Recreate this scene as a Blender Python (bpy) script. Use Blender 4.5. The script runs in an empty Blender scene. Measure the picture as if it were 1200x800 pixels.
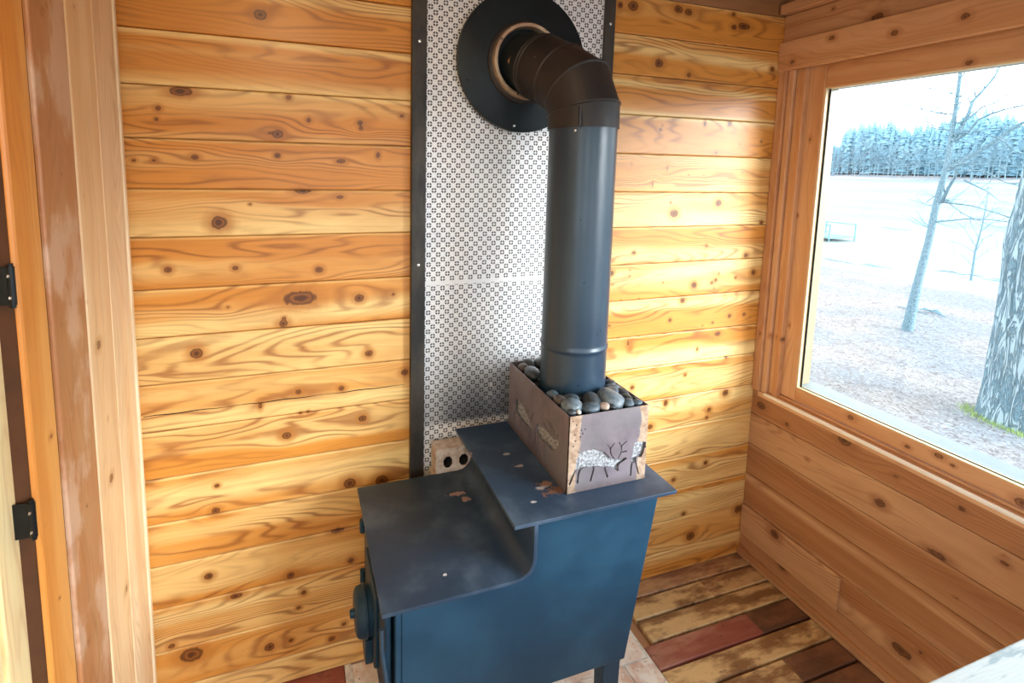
import bpy, bmesh, math, random
import numpy as np
from mathutils import Vector, Matrix
from mathutils import noise as mnoise
from mathutils.geometry import tessellate_polygon
# measured positions (metres): knots as (along, across, half-length, half-width), cut-out outlines, branches
KNOTS_BACK = [(-0.087,2.136,0.024,0.021),(-0.296,1.911,0.039,0.016),(-0.353,1.862,0.011,0.009),(-0.359,1.832,0.008,0.007),(-0.017,1.911,0.011,0.01),(-0.05,1.804,0.02,0.017),(-0.071,1.806,0.008,0.007),(0.039,1.848,0.011,0.01),(0.189,1.847,0.012,0.01),(0.192,1.831,0.009,0.008),(0.319,1.874,0.009,0.008),(-0.269,1.732,0.015,0.01),(-0.051,1.742,0.011,0.01),(0.132,1.729,0.019,0.01),(0.244,1.75,0.009,0.013),(-0.417,1.72,0.008,0.007),(-0.37,1.721,0.008,0.007),(-0.213,1.546,0.029,0.025),(0.018,1.637,0.031,0.01),(0.126,1.619,0.016,0.008),(-0.13,1.599,0.006,0.005),(-0.349,1.414,0.014,0.012),(-0.175,1.411,0.012,0.01),(0.061,1.395,0.015,0.013),(0.004,1.309,0.068,0.03),(0.183,1.297,0.019,0.017),(-0.047,1.232,0.019,0.016),(-0.044,1.248,0.009,0.008),(-0.199,1.294,0.006,0.005),(0.292,1.302,0.007,0.006),(-0.288,1.162,0.024,0.021),(0.211,1.111,0.017,0.014),(-0.119,0.978,0.008,0.014),(-0.007,1.008,0.013,0.011),(0.124,1.003,0.013,0.012),(-0.045,0.869,0.02,0.017),(0.191,0.891,0.017,0.015),(-0.003,0.937,0.007,0.006),(0.02,0.939,0.007,0.006),(0.147,0.671,0.028,0.024),(0.252,0.66,0.028,0.025),(-0.249,0.739,0.01,0.008),(-0.255,0.659,0.016,0.014),(0.33,1.033,0.017,0.015),(-0.282,0.445,0.017,0.014),(-0.043,0.386,0.017,0.015),(0.148,0.39,0.014,0.013),(-0.207,0.357,0.024,0.012),(-0.005,0.314,0.012,0.011),(-0.34,0.191,0.042,0.032),(-0.115,0.147,0.021,0.019),(-0.048,0.151,0.011,0.009),(0.082,0.117,0.015,0.013),(0.123,0.16,0.011,0.01),(0.107,0.511,0.029,0.012),(-0.394,0.238,0.013,0.012),(-0.257,0.656,0.013,0.011),(-0.022,0.263,0.011,0.009),(1.276,2.111,0.024,0.021),(1.151,2.299,0.03,0.023),(1.098,2.296,0.016,0.014),(1.414,2.079,0.014,0.012),(1.348,2.309,0.025,0.018),(1.395,2.305,0.024,0.018),(1.608,2.319,0.011,0.009),(1.613,2.273,0.019,0.013),(1.663,2.281,0.04,0.016),(1.825,2.132,0.015,0.013),(1.507,1.902,0.008,0.013),(1.629,1.907,0.011,0.013),(1.301,1.871,0.009,0.008),(1.308,1.887,0.005,0.005),(1.799,1.843,0.008,0.007),(1.689,1.829,0.006,0.005),(1.572,1.792,0.01,0.008),(1.181,1.741,0.004,0.009),(1.343,1.728,0.005,0.013),(1.281,1.669,0.005,0.013),(1.446,1.703,0.005,0.004),(1.521,1.704,0.005,0.004),(1.714,1.717,0.005,0.004),(1.389,1.554,0.023,0.02),(1.603,1.593,0.02,0.017),(1.37,1.597,0.006,0.005),(1.837,1.51,0.012,0.011),(1.213,1.406,0.01,0.008),(1.559,1.421,0.01,0.009),(1.768,1.375,0.015,0.013),(1.117,1.331,0.015,0.013),(1.2,1.34,0.005,0.004),(1.201,1.314,0.005,0.004),(1.127,1.288,0.005,0.004),(1.358,1.282,0.005,0.004),(1.509,1.263,0.018,0.016),(1.599,1.268,0.009,0.008),(1.62,1.278,0.01,0.009),(1.633,1.306,0.005,0.005),(1.613,1.243,0.005,0.005),(1.723,1.283,0.008,0.007),(1.818,1.3,0.017,0.015),(1.167,1.226,0.005,0.004),(1.248,1.224,0.005,0.004),(1.459,1.203,0.016,0.014),(1.403,1.126,0.011,0.01),(1.62,1.098,0.008,0.007),(1.707,1.12,0.013,0.011),(1.786,1.121,0.011,0.009),(1.568,1.089,0.005,0.005),(1.121,1.127,0.008,0.007),(1.211,1.049,0.007,0.014),(1.651,1.048,0.022,0.015),(1.55,0.991,0.007,0.011),(1.707,0.938,0.009,0.008),(1.498,0.887,0.01,0.009),(1.242,0.865,0.012,0.011),(1.409,0.778,0.015,0.018),(1.637,0.717,0.015,0.013),(1.627,0.684,0.01,0.009),(1.718,0.782,0.022,0.019),(1.34,0.686,0.017,0.015),(1.641,0.477,0.014,0.012),(1.475,0.43,0.013,0.012),(1.542,0.261,0.014,0.012),(1.588,0.147,0.028,0.025),(1.846,0.22,0.029,0.025)]
KNOTS_RIGHT = [(-0.049,0.726,0.027,0.021),(-0.172,0.704,0.015,0.011),(-0.401,0.756,0.035,0.025),(-0.271,0.609,0.01,0.008),(-0.573,0.72,0.011,0.009),(-0.535,0.603,0.024,0.019),(-0.751,0.728,0.014,0.01),(-0.17,0.223,0.028,0.023),(-0.214,0.103,0.024,0.02),(-0.703,0.194,0.012,0.009),(-0.649,0.151,0.041,0.021),(-0.858,0.656,0.007,0.006),(-0.859,0.636,0.015,0.01),(-0.708,0.544,0.036,0.015),(-0.766,0.448,0.008,0.006),(-0.066,2.15,0.013,0.011),(-0.216,2.207,0.016,0.012),(-0.426,2.176,0.017,0.013),(-0.612,2.179,0.017,0.014),(-0.354,2.246,0.027,0.018),(-0.198,2.316,0.009,0.007),(-0.439,2.053,0.014,0.011)]
KNOTS_SASH = [(-0.393,0.836,0.016,0.012),(-0.577,0.825,0.012,0.009),(-0.663,0.842,0.017,0.011),(-0.7,0.832,0.01,0.007),(-0.862,0.815,0.022,0.017)]
KNOTS_LEFT = [(-0.449,1.987,0.008,0.006),(-0.46,1.978,0.004,0.003),(-0.433,1.999,0.006,0.005),(-0.667,1.28,0.007,0.006),(-0.536,1.214,0.009,0.008),(-0.582,1.073,0.005,0.004),(-0.555,0.902,0.005,0.005),(-0.423,1.692,0.004,0.003),(-0.474,1.404,0.006,0.005),(-0.313,1.642,0.004,0.004),(-0.337,1.411,0.004,0.004),(-0.291,1.302,0.018,0.015),(-0.266,1.112,0.007,0.006),(-0.27,0.966,0.016,0.014),(-0.219,0.633,0.015,0.012),(-0.422,0.998,0.006,0.005),(-0.464,0.72,0.008,0.007),(-0.296,2.036,0.004,0.004)]
DEER_FRONT = [[(0.026,0.092),(0.034,0.109),(0.05,0.115),(0.076,0.116),(0.1,0.11),(0.117,0.099),(0.132,0.082),(0.146,0.073),(0.163,0.072),(0.181,0.075),(0.188,0.07),(0.176,0.064),(0.166,0.059),(0.158,0.051),(0.163,0.039),(0.151,0.043),(0.137,0.053),(0.123,0.057),(0.12,0.055),(0.106,0.06),(0.086,0.064),(0.076,0.062),(0.066,0.066),(0.051,0.066),(0.04,0.063),(0.032,0.065),(0.025,0.069)],[(0.21,0.113),(0.224,0.114),(0.242,0.111),(0.246,0.099),(0.242,0.08),(0.236,0.066),(0.22,0.068),(0.21,0.051),(0.201,0.056),(0.203,0.074)]]
DEER_FRONT_STROKES = [([(0.082,0.065),(0.079,0.048),(0.073,0.026)],7),([(0.114,0.059),(0.121,0.042),(0.126,0.028)],7),([(0.041,0.066),(0.034,0.052),(0.033,0.028)],8),([(0.028,0.069),(0.017,0.049),(0.009,0.028)],8),([(0.146,0.074),(0.132,0.096),(0.132,0.111),(0.143,0.121)],4.5),([(0.132,0.107),(0.12,0.122)],4),([(0.158,0.075),(0.167,0.093),(0.167,0.111),(0.182,0.121)],4.5),([(0.167,0.106),(0.159,0.121)],4),([(0.167,0.092),(0.184,0.092)],4),([(0.204,0.062),(0.202,0.019)],7),([(0.215,0.06),(0.228,0.018)],6),([(0.245,0.108),(0.246,0.093)],6),([(0.158,0.051),(0.158,0.041)],8)]
DEER_FRONT_HOLES = [(0.011,0.205),(0.018,0.166),(0.02,0.149),(0.015,0.134),(0.03,0.117),(0.035,0.158),(0.042,0.166),(0.049,0.177),(0.038,0.176),(0.022,0.193)]
DEER_LEFT = [[(0.34,0.116),(0.315,0.119),(0.29,0.117),(0.267,0.11),(0.244,0.096),(0.225,0.089),(0.209,0.076),(0.232,0.061),(0.248,0.067),(0.27,0.066),(0.297,0.063),(0.323,0.069),(0.34,0.072)],[(0.188,0.106),(0.164,0.112),(0.133,0.116),(0.104,0.115),(0.081,0.113),(0.057,0.126),(0.049,0.118),(0.064,0.093),(0.088,0.077),(0.107,0.074),(0.121,0.08),(0.147,0.072),(0.168,0.074),(0.186,0.078)]]
DEER_LEFT_STROKES = [([(0.34,0.075),(0.353,0.052),(0.342,0.03)],7),([(0.306,0.066),(0.303,0.035)],6),([(0.27,0.066),(0.262,0.04)],5),([(0.251,0.065),(0.227,0.042)],6),([(0.233,0.074),(0.256,0.098),(0.246,0.123)],4),([(0.228,0.084),(0.222,0.108),(0.213,0.126)],4),([(0.19,0.096),(0.193,0.061),(0.194,0.036)],8),([(0.174,0.071),(0.169,0.016)],8),([(0.127,0.076),(0.119,0.041),(0.122,0.012)],8),([(0.138,0.072),(0.133,0.02)],6),([(0.088,0.105),(0.11,0.118),(0.142,0.131)],4),([(0.097,0.112),(0.099,0.136),(0.126,0.152)],4),([(0.078,0.112),(0.077,0.135),(0.106,0.149)],4),([(0.068,0.115),(0.056,0.14)],4)]
LEFT_HOLES = [(0.351,0.17),(0.331,0.185),(0.36,0.151),(0.339,0.157),(0.352,0.141),(0.331,0.143),(0.344,0.129)]
PEBBLES = [(0.717,-0.105,0.022,0.029),(0.768,-0.123,0.027,0.044),(0.706,-0.154,0.016,0.026),(0.717,-0.211,0.026,0.053),(0.684,-0.332,0.017,0.022),(0.713,-0.362,0.018,0.027),(0.736,-0.381,0.021,0.034),(0.716,-0.433,0.03,0.033),(0.699,-0.474,0.014,0.014),(0.707,-0.489,0.007,0.01),(0.812,-0.354,0.028,0.036),(0.848,-0.395,0.035,0.05),(0.873,-0.346,0.027,0.018),(0.761,-0.463,0.026,0.025),(0.8,-0.474,0.014,0.018),(0.827,-0.464,0.009,0.012),(0.886,-0.414,0.017,0.026),(0.859,-0.466,0.016,0.019),(0.905,-0.366,0.026,0.024),(0.915,-0.315,0.018,0.021),(0.911,-0.421,0.015,0.035),(0.896,-0.476,0.015,0.014),(0.913,-0.443,0.008,0.014),(0.77,-0.411,0.009,0.017)]
TRUNK = [(10.1,4.137,-0.918),(10.1,4.068,-0.094),(10.1,3.991,0.599),(10.1,3.949,1.238),(10.1,3.879,1.804),(10.1,3.857,2.136),(10.1,3.863,2.411),(10.1,3.847,2.79),(10.1,3.845,3.298),(10.1,3.847,3.826),(10.1,3.793,4.33)]
BRANCHES = [([(10.1,3.817,2.299),(10.1,3.755,2.566),(10.1,3.75,2.727),(10.1,3.76,2.914),(10.1,3.699,3.065),(10.1,3.613,3.262),(10.1,3.574,3.487)],0.045),([(10.1,3.879,1.804),(10.1,3.818,1.888),(10.1,3.655,2.051),(10.1,3.441,2.257),(10.1,3.261,2.479),(10.1,3.118,2.606),(10.1,3.042,2.771),(10.1,3.019,2.903)],0.06),([(10.1,3.794,2.298),(10.1,3.671,2.4),(10.1,3.563,2.604),(10.1,3.406,2.695),(10.1,3.212,2.752),(10.1,3.08,2.775)],0.03),([(10.1,3.755,2.566),(10.1,3.615,2.688),(10.1,3.54,2.785),(10.1,3.421,2.837),(10.1,3.217,2.977)],0.022),([(10.1,3.889,2.549),(10.1,3.951,2.691),(10.1,4.0,2.969)],0.022),([(10.1,3.966,2.719),(10.1,4.077,2.763),(10.1,4.204,2.825),(10.1,4.386,2.886)],0.014),([(10.1,3.902,2.454),(10.1,4.003,2.516),(10.1,4.154,2.582),(10.1,4.517,2.658)],0.014),([(10.1,3.794,1.874),(10.1,3.709,1.929),(10.1,3.531,1.91),(10.1,3.317,1.884),(10.1,2.982,1.878)],0.022),([(10.1,3.872,1.3),(10.1,3.757,1.53),(10.1,3.639,1.699),(10.1,3.588,1.835)],0.05),([(10.1,3.613,1.659),(10.1,3.388,1.573),(10.1,3.195,1.503),(10.1,2.984,1.374)],0.02),([(10.1,3.585,1.808),(10.1,3.456,1.809),(10.1,3.271,1.643),(10.1,2.963,1.534)],0.018),([(10.1,3.952,1.38),(10.1,4.121,1.356),(10.1,4.338,1.224)],0.02),([(10.1,3.964,2.153),(10.1,4.064,2.198),(10.1,4.258,2.161),(10.1,4.424,2.034)],0.016),([(10.1,3.671,2.4),(10.1,3.462,2.453),(10.1,3.221,2.476),(10.1,2.992,2.485)],0.014),([(10.1,3.369,2.357),(10.1,3.256,2.249),(10.1,3.222,2.12),(10.1,3.118,2.067)],0.014),([(10.1,3.857,3.3),(10.1,3.746,3.296),(10.1,3.662,3.321)],0.012),([(10.1,3.767,2.982),(10.1,3.85,3.032),(10.1,3.997,3.119),(10.1,4.24,3.159)],0.012),([(10.1,3.99,1.958),(10.1,4.132,1.916),(10.1,4.273,1.829)],0.012),([(10.1,3.117,2.593),(10.1,3.03,2.487),(10.1,2.969,2.446)],0.012),([(10.1,3.768,2.889),(10.1,3.897,2.835),(10.1,4.079,2.785),(10.1,4.198,2.763)],0.012),([(10.1,3.898,0.962),(10.1,3.581,1.038),(10.1,3.344,1.05),(10.1,2.992,1.018)],0.022),([(10.1,3.785,1.281),(10.1,3.535,1.256),(10.1,3.257,1.154),(10.1,3.024,1.034)],0.02),([(10.1,3.805,1.301),(10.1,3.659,1.117),(10.1,3.471,0.986)],0.014),([(10.1,3.924,1.204),(10.1,4.08,1.228),(10.1,4.242,1.271)],0.014),([(10.1,3.98,0.84),(10.1,4.083,0.896)],0.018)]
SAPLING = [([(17.8,7.146,-0.933),(17.8,7.147,-0.368),(17.8,7.074,0.311),(17.8,7.039,1.046),(17.8,7.058,1.48)],0.03),([(17.8,7.163,-0.446),(17.8,7.014,0.024),(17.8,6.704,0.283)],0.014),([(17.8,7.147,-0.368),(17.8,7.468,-0.192),(17.8,7.922,-0.102)],0.014),([(17.8,7.1,0.012),(17.8,7.286,0.361),(17.8,7.361,0.502)],0.012),([(17.8,7.07,0.532),(17.8,6.876,0.842),(17.8,6.773,0.922)],0.012),([(17.8,7.134,-0.217),(17.8,7.456,0.266),(17.8,7.594,0.402)],0.012),([(17.8,7.067,0.238),(17.8,6.892,0.478),(17.8,6.676,0.537)],0.01),([(17.8,7.166,-0.748),(17.8,7.436,-0.492),(17.8,7.69,-0.458)],0.01),([(17.8,7.152,-0.595),(17.8,6.918,-0.331),(17.8,6.603,-0.135)],0.01),([(17.8,7.052,0.9),(17.8,7.227,1.18)],0.01)]
DOCK = [(22.0,14.538,-0.758),(22.0,13.942,-0.685),(22.0,13.889,-1.196),(22.0,14.518,-1.325)]
KNOTS_SIDE = [(.25, .02, .012, .007), (.62, .075, .01, .006), (.95, .05, .012, .006), (1.1, .095, .01, .006)]
KNOTS_SIDE2 = [(.30, .03, .012, .006), (.75, .02, .010, .006), (1.05, .045, .014, .007)]
SPOTS = [(.452, -.205, .030, .010, (.42, .27, .24)), (.475, -.235, .016, .012, (.36, .24, .22)), (.59, -.27, .012, .006, (.40, .36, .36)), (.60, -.34, .016, .006, (.40, .33, .32)), (.62, -.45, .022, .008, (.42, .38, .38)), (.64, -.44, .03, .012, (.30, .16, .10)), (.655, -.475, .05, .018, (.20, .10, .06)), (.57, -.50, .008, .005, (.5, .5, .52)), (.33, -.50, .006, .006, (.6, .62, .65))]
PEB_INFO = [('dark', 'dark oval pebble at the back left corner of the steel box'), ('dark', 'large dark pebble behind the pipe, beside the back left corner stone'), ('brown', 'grey-brown pebble near the back left corner of the steel box'), ('dark', 'large round dark pebble left of the pipe in the steel box'), ('blue', 'flat slate-blue pebble against the left plate, halfway along the box'), ('brown', 'grey-tan pebble front left of the pipe'), ('blue', 'blue-grey pebble directly above the largest pale front-left stone'), ('light', 'large pale blue-grey pebble near the front left corner of the box'), ('dark', 'flat dark pebble tucked against the front plate at the left'), ('white', 'tiny whitish pebble at the front left edge of the box'), ('dark', 'dark slate pebble close in front of the pipe'), ('light', 'largest smooth blue-grey pebble in front of the pipe, right of centre'), ('blue', 'long slate pebble just behind the largest smooth pebble'), ('blue', 'oval blue-grey pebble against the middle of the front plate'), ('beige', 'pale beige pebble against the front plate'), ('dark', 'small dark pebble beside the pale beige one'), ('dark', 'dark pebble right of the largest smooth pebble'), ('blue', 'oval dark blue pebble at the front plate right of the beige one'), ('blue', 'long smooth slate pebble lying aslant right of the pipe'), ('dark', 'dark pebble at the right of the pipe toward the back'), ('dark', 'tall dark pebble leaning on the right plate'), ('blue', 'flat dark blue pebble in the front right corner of the box'), ('dark', 'small dark pebble just behind the front right corner stone'), ('dark', 'small dark pebble between the pipe and the front plate')]
SKY = 3.6
SUN = (7.0, 32, (-.62, .70, -.30), (.93, .97, 1.))
EXPO = .25
LAMPS = [('ceiling_lamp', (-.05, -1.25, 2.36, (.35, -.1, 0)), 6, (1, .74, .42), .22)]
C = bpy.context.scene.collection
RNG = np.random.RandomState(7)
random.seed(5)

# ------------------------------------------------------------------ helpers
def tag(o, label=None, cat=None, group=None, kind=None):
    if label: o['label'] = label
    if cat: o['category'] = cat
    if group: o['group'] = group
    if kind: o['kind'] = kind
    return o

def empty(name, loc, label, cat, group=None):
    o = bpy.data.objects.new(name, None); C.objects.link(o)
    o.location = loc; o.empty_display_size = .05
    return tag(o, label, cat, group)

def link(name, me, mat, parent=None):
    o = bpy.data.objects.new(name, me); C.objects.link(o)
    if mat and not me.materials: me.materials.append(mat)
    if parent:
        o.parent = parent
        o.matrix_parent_inverse = Matrix.Translation(-Vector(parent.location))
    return o

class MB:
    """collects shapes (world coordinates) into one mesh"""
    def __init__(s): s.v = []; s.f = []; s.a = []; s.n = 0; s.hasa = False
    def add(s, verts, faces, attrs=None):
        verts = np.asarray(verts, float).reshape(-1, 3)
        s.v.append(verts)
        s.f += [tuple(int(i) + s.n for i in fc) for fc in faces]
        if attrs is None: attrs = np.tile([0, 0, 0, 3, .5, 0], (len(verts), 1))
        s.a.append(attrs); s.n += len(verts)
    def build(s, name, mat, parent=None, smooth=False, sharp=35, bevel=0):
        me = bpy.data.meshes.new(name)
        v = np.concatenate(s.v); me.from_pydata(v.tolist(), [], s.f)
        a = np.concatenate(s.a)
        for nm, c in (('wc', a[:, :3]), ('wk', a[:, 3:])):
            at = me.attributes.new(nm, 'FLOAT_VECTOR', 'POINT'); at.data.foreach_set('vector', c.astype(np.float32).ravel())
        if bevel:
            bm = bmesh.new(); bm.from_mesh(me); bmesh.ops.remove_doubles(bm, verts=bm.verts, dist=1e-6)
            es = [e for e in bm.edges if len(e.link_faces) == 2 and e.calc_face_angle(0) > .6]
            bmesh.ops.bevel(bm, geom=es, offset=bevel, segments=2, affect='EDGES', profile=.5, clamp_overlap=True)
            bm.to_mesh(me); bm.free()
        me.update()
        if smooth:
            me.shade_smooth(); me.set_sharp_from_angle(angle=math.radians(sharp))
        if parent:      # local coordinates about the parent
            pass
        return link(name, me, mat, parent)
    def box(s, x0, x1, y0, y1, z0, z1):
        v = [(x, y, z) for x in (x0, x1) for y in (y0, y1) for z in (z0, z1)]
        s.add(v, [(0, 1, 3, 2), (4, 6, 7, 5), (0, 4, 5, 1), (2, 3, 7, 6), (0, 2, 6, 4), (1, 5, 7, 3)])
    def prism(s, poly, axis, a, b):
        """poly of (p,q) extruded along axis from a to b; p,q are the two other axes in xyz order"""
        def P(p, q, t):
            return {'x': (t, p, q), 'y': (p, t, q), 'z': (p, q, t)}[axis]
        n = len(poly)
        v = [P(p, q, a) for p, q in poly] + [P(p, q, b) for p, q in poly]
        f = [tuple(range(n)), tuple(range(2 * n - 1, n - 1, -1))] + [(i, i + n, (i + 1) % n + n, (i + 1) % n) for i in range(n)]
        s.add(v, f)
    def tube(s, path, radii, n=24, caps=True, wob=0):
        P = [Vector(p) for p in path]
        if not hasattr(radii, '__len__'): radii = [radii] * len(P)
        T = []
        for i in range(len(P)):
            a = P[max(i - 1, 0)]; b = P[min(i + 1, len(P) - 1)]
            d0 = (P[i] - a).normalized() if i > 0 else (b - P[i]).normalized()
            d1 = (b - P[i]).normalized() if i < len(P) - 1 else d0
            t = (d0 + d1)
            T.append(t.normalized() if t.length > 1e-6 else d1)
        up = Vector((0, 0, 1)) if abs(T[0].z) < .9 else Vector((1, 0, 0))
        nrm = (up - T[0] * up.dot(T[0])).normalized(); vs = []
        for i in range(len(P)):
            nrm = (nrm - T[i] * nrm.dot(T[i])).normalized(); bn = T[i].cross(nrm)
            for k in range(n):
                a = 2 * math.pi * k / n; r = radii[i] * (1 + (wob * (random.random() - .5) if wob else 0))
                vs.append(P[i] + nrm * (math.cos(a) * r) + bn * (math.sin(a) * r))
        f = [(i * n + k, i * n + (k + 1) % n, (i + 1) * n + (k + 1) % n, (i + 1) * n + k) for i in range(len(P) - 1) for k in range(n)]
        if caps: f += [tuple(range(n - 1, -1, -1)), tuple((len(P) - 1) * n + k for k in range(n))]
        s.add(vs, f)
    def lathe(s, prof, origin, axis, n=48):
        """prof: (distance along axis, radius)"""
        ax = Vector(axis).normalized(); up = Vector((0, 0, 1)) if abs(ax.z) < .9 else Vector((1, 0, 0))
        e1 = (up - ax * up.dot(ax)).normalized(); e2 = ax.cross(e1); O = Vector(origin); vs = []
        for t, r in prof:
            for k in range(n):
                a = 2 * math.pi * k / n
                vs.append(O + ax * t + e1 * (math.cos(a) * max(r, 1e-5)) + e2 * (math.sin(a) * max(r, 1e-5)))
        f = [(i * n + k, i * n + (k + 1) % n, (i + 1) * n + (k + 1) % n, (i + 1) * n + k) for i in range(len(prof) - 1) for k in range(n)]
        s.add(vs, f)
    def slab(s, O, U, V, N, lu, lv, th=.016, v0R=0, v1R=0, knots=(), tone=.5, sap=0., res=.02, gap=.0015, bev=.003, ku=0, kv=0, useed=None, sapband=None, lightedge=False):
        """a wooden board: top face at O + u*U + v*V facing N, grain along U. knots in (u,v,ru,rv) measured in wall coordinates (offset ku,kv)"""
        O, U, V, N = (np.array(a, float) for a in (O, U, V, N))
        nu = max(2, int(round(lu / res))); nv = max(2, int(round(lv / res)))
        us = np.concatenate([[0, 0, bev * .4, bev], np.linspace(bev, lu - bev, nu + 1)[1:-1], [lu - bev, lu - bev * .4, lu, lu]])
        ds = np.concatenate([[-th, -bev, -bev * .35, 0], np.zeros(nu - 1), [0, -bev * .35, -bev, -th]])
        ve = [gap, gap, gap + bev * .4, gap + bev]; d2 = np.concatenate([[-th, -bev, -bev * .35, 0], np.zeros(nv - 1), [0, -bev * .35, -bev, -th]])
        rows = np.concatenate([ve, np.linspace(gap + bev, lv - gap - bev, nv + 1)[1:-1], [lv - e for e in ve[::-1]]])
        uu, rr = np.meshgrid(us, rows)
        t = rr / lv; vv = rr + (uu / lu) * (v0R * (1 - t) + v1R * t)
        dd = np.minimum(*np.meshgrid(ds, d2))
        pos = O + uu[..., None] * U + vv[..., None] * V + dd[..., None] * N
        seed = random.random() * 50 if useed is None else useed
        so = random.random() * 20
        wu = uu + ku; wv = vv + kv; vw = wv.copy(); q = np.full(uu.shape, 3.0)
        for (a, b, ru, rv) in knots:
            ru *= .88; rv *= .88
            if a < wu.min() - .05 or a > wu.max() + .05: continue
            if not (wv.min() - .004 <= b <= wv.max() + .004): continue
            du = wu - a; dv = wv - b
            d = np.sqrt((du / ru) ** 2 + (dv / rv) ** 2)
            q = np.minimum(q, d)
            vw -= dv * .8 * np.exp(-(du / (3.2 * ru + .01)) ** 2 / 2 - (dv / (1.6 * rv + .006)) ** 2 / 2)
        sp = np.full(uu.shape, float(sap))
        if lightedge: sp = np.maximum(sp, np.clip((t - .955) / .02, 0, 1) * .8)  # paler strip imitates light caught on the upper bevel
        if sapband is not None:
            for (a, b, w) in sapband: sp = np.maximum(sp, np.clip(1.4 - np.abs(t - (a + (b - a) * uu / lu)) / w * 1.4, 0, 1))
        att = np.stack([uu + so, vw, np.full(uu.shape, seed), q, np.full(uu.shape, tone), sp], -1).reshape(-1, 6)
        nr, nc = uu.shape
        idx = np.arange(nr * nc).reshape(nr, nc)
        flip = np.dot(np.cross(U, V), N) < 0
        a, b, c, d = idx[:-1, :-1].ravel(), idx[:-1, 1:].ravel(), idx[1:, 1:].ravel(), idx[1:, :-1].ravel()
        F = np.stack([a, d, c, b] if flip else [a, b, c, d], -1).tolist()
        bk = (idx[0, 0], idx[0, -1], idx[-1, -1], idx[-1, 0])
        F.append(bk if flip else bk[::-1])
        s.add(pos, F, att)

# ------------------------------------------------------------------ node helpers
class NT:
    def __init__(s, name):
        s.m = bpy.data.materials.new(name); s.m.use_nodes = True; s.t = s.m.node_tree; s.t.nodes.clear()
        s.out = s.t.nodes.new('ShaderNodeOutputMaterial')
    def n(s, typ, **kw):
        nd = s.t.nodes.new('ShaderNode' + typ)
        for k, v in kw.items(): setattr(nd, k, v)
        return nd
    def put(s, sock, v):
        if isinstance(v, bpy.types.NodeSocket): s.t.links.new(v, sock)
        elif isinstance(v, (tuple, list)) and len(v) == 3 and sock.type == 'RGBA': sock.default_value = (*v, 1)
        else: sock.default_value = v
    def math(s, op, a, b=0., c=0., clamp=False):
        nd = s.n('Math', operation=op, use_clamp=clamp)
        for i, v in enumerate((a, b, c)): s.put(nd.inputs[i], v)
        return nd.outputs[0]
    def mix(s, f, a, b, mode='MIX'):
        nd = s.n('Mix', data_type='RGBA', blend_type=mode); s.put(nd.inputs[0], f); s.put(nd.inputs[6], a); s.put(nd.inputs[7], b)
        return nd.outputs[2]
    def ramp(s, v, lo, hi, a=0., b=1.):
        nd = s.n('MapRange', interpolation_type='SMOOTHSTEP'); 
        for i, x in enumerate((v, lo, hi, a, b)): s.put(nd.inputs[i], x)
        return nd.outputs[0]
    def noise(s, vec, scale=1., detail=3., rough=.5, dist=0.):
        nd = s.n('TexNoise'); s.put(nd.inputs['Vector'], vec); nd.inputs['Scale'].default_value = scale
        nd.inputs['Detail'].default_value = detail; nd.inputs['Roughness'].default_value = rough; nd.inputs['Distortion'].default_value = dist
        return nd.outputs[0]
    def vec(s, x, y, z):
        nd = s.n('CombineXYZ'); s.put(nd.inputs[0], x); s.put(nd.inputs[1], y); s.put(nd.inputs[2], z); return nd.outputs[0]
    def sep(s, v):
        nd = s.n('SeparateXYZ'); s.put(nd.inputs[0], v); return nd.outputs
    def attr(s, name):
        nd = s.n('Attribute'); nd.attribute_name = name; return nd.outputs['Vector']
    def pos(s):
        return s.n('NewGeometry').outputs['Position']
    def obj(s):
        return s.n('TexCoord').outputs['Object']
    def scalev(s, v, k):
        nd = s.n('VectorMath', operation='MULTIPLY'); s.put(nd.inputs[0], v); nd.inputs[1].default_value = k; return nd.outputs[0]
    def bump(s, h, strength=.3, dist=.002):
        nd = s.n('Bump'); s.put(nd.inputs['Height'], h); nd.inputs['Strength'].default_value = strength; nd.inputs['Distance'].default_value = dist
        return nd.outputs[0]
    def pbr(s, color, rough=.5, metal=0., normal=None, spec=.5, coat=0., coatr=.2):
        b = s.n('BsdfPrincipled'); s.put(b.inputs['Base Color'], color); s.put(b.inputs['Roughness'], rough); s.put(b.inputs['Metallic'], metal)
        b.inputs['Specular IOR Level'].default_value = spec; b.inputs['Coat Weight'].default_value = coat; b.inputs['Coat Roughness'].default_value = coatr
        if normal is not None: s.put(b.inputs['Normal'], normal)
        s.t.links.new(b.outputs[0], s.out.inputs[0]); return s.m

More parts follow.
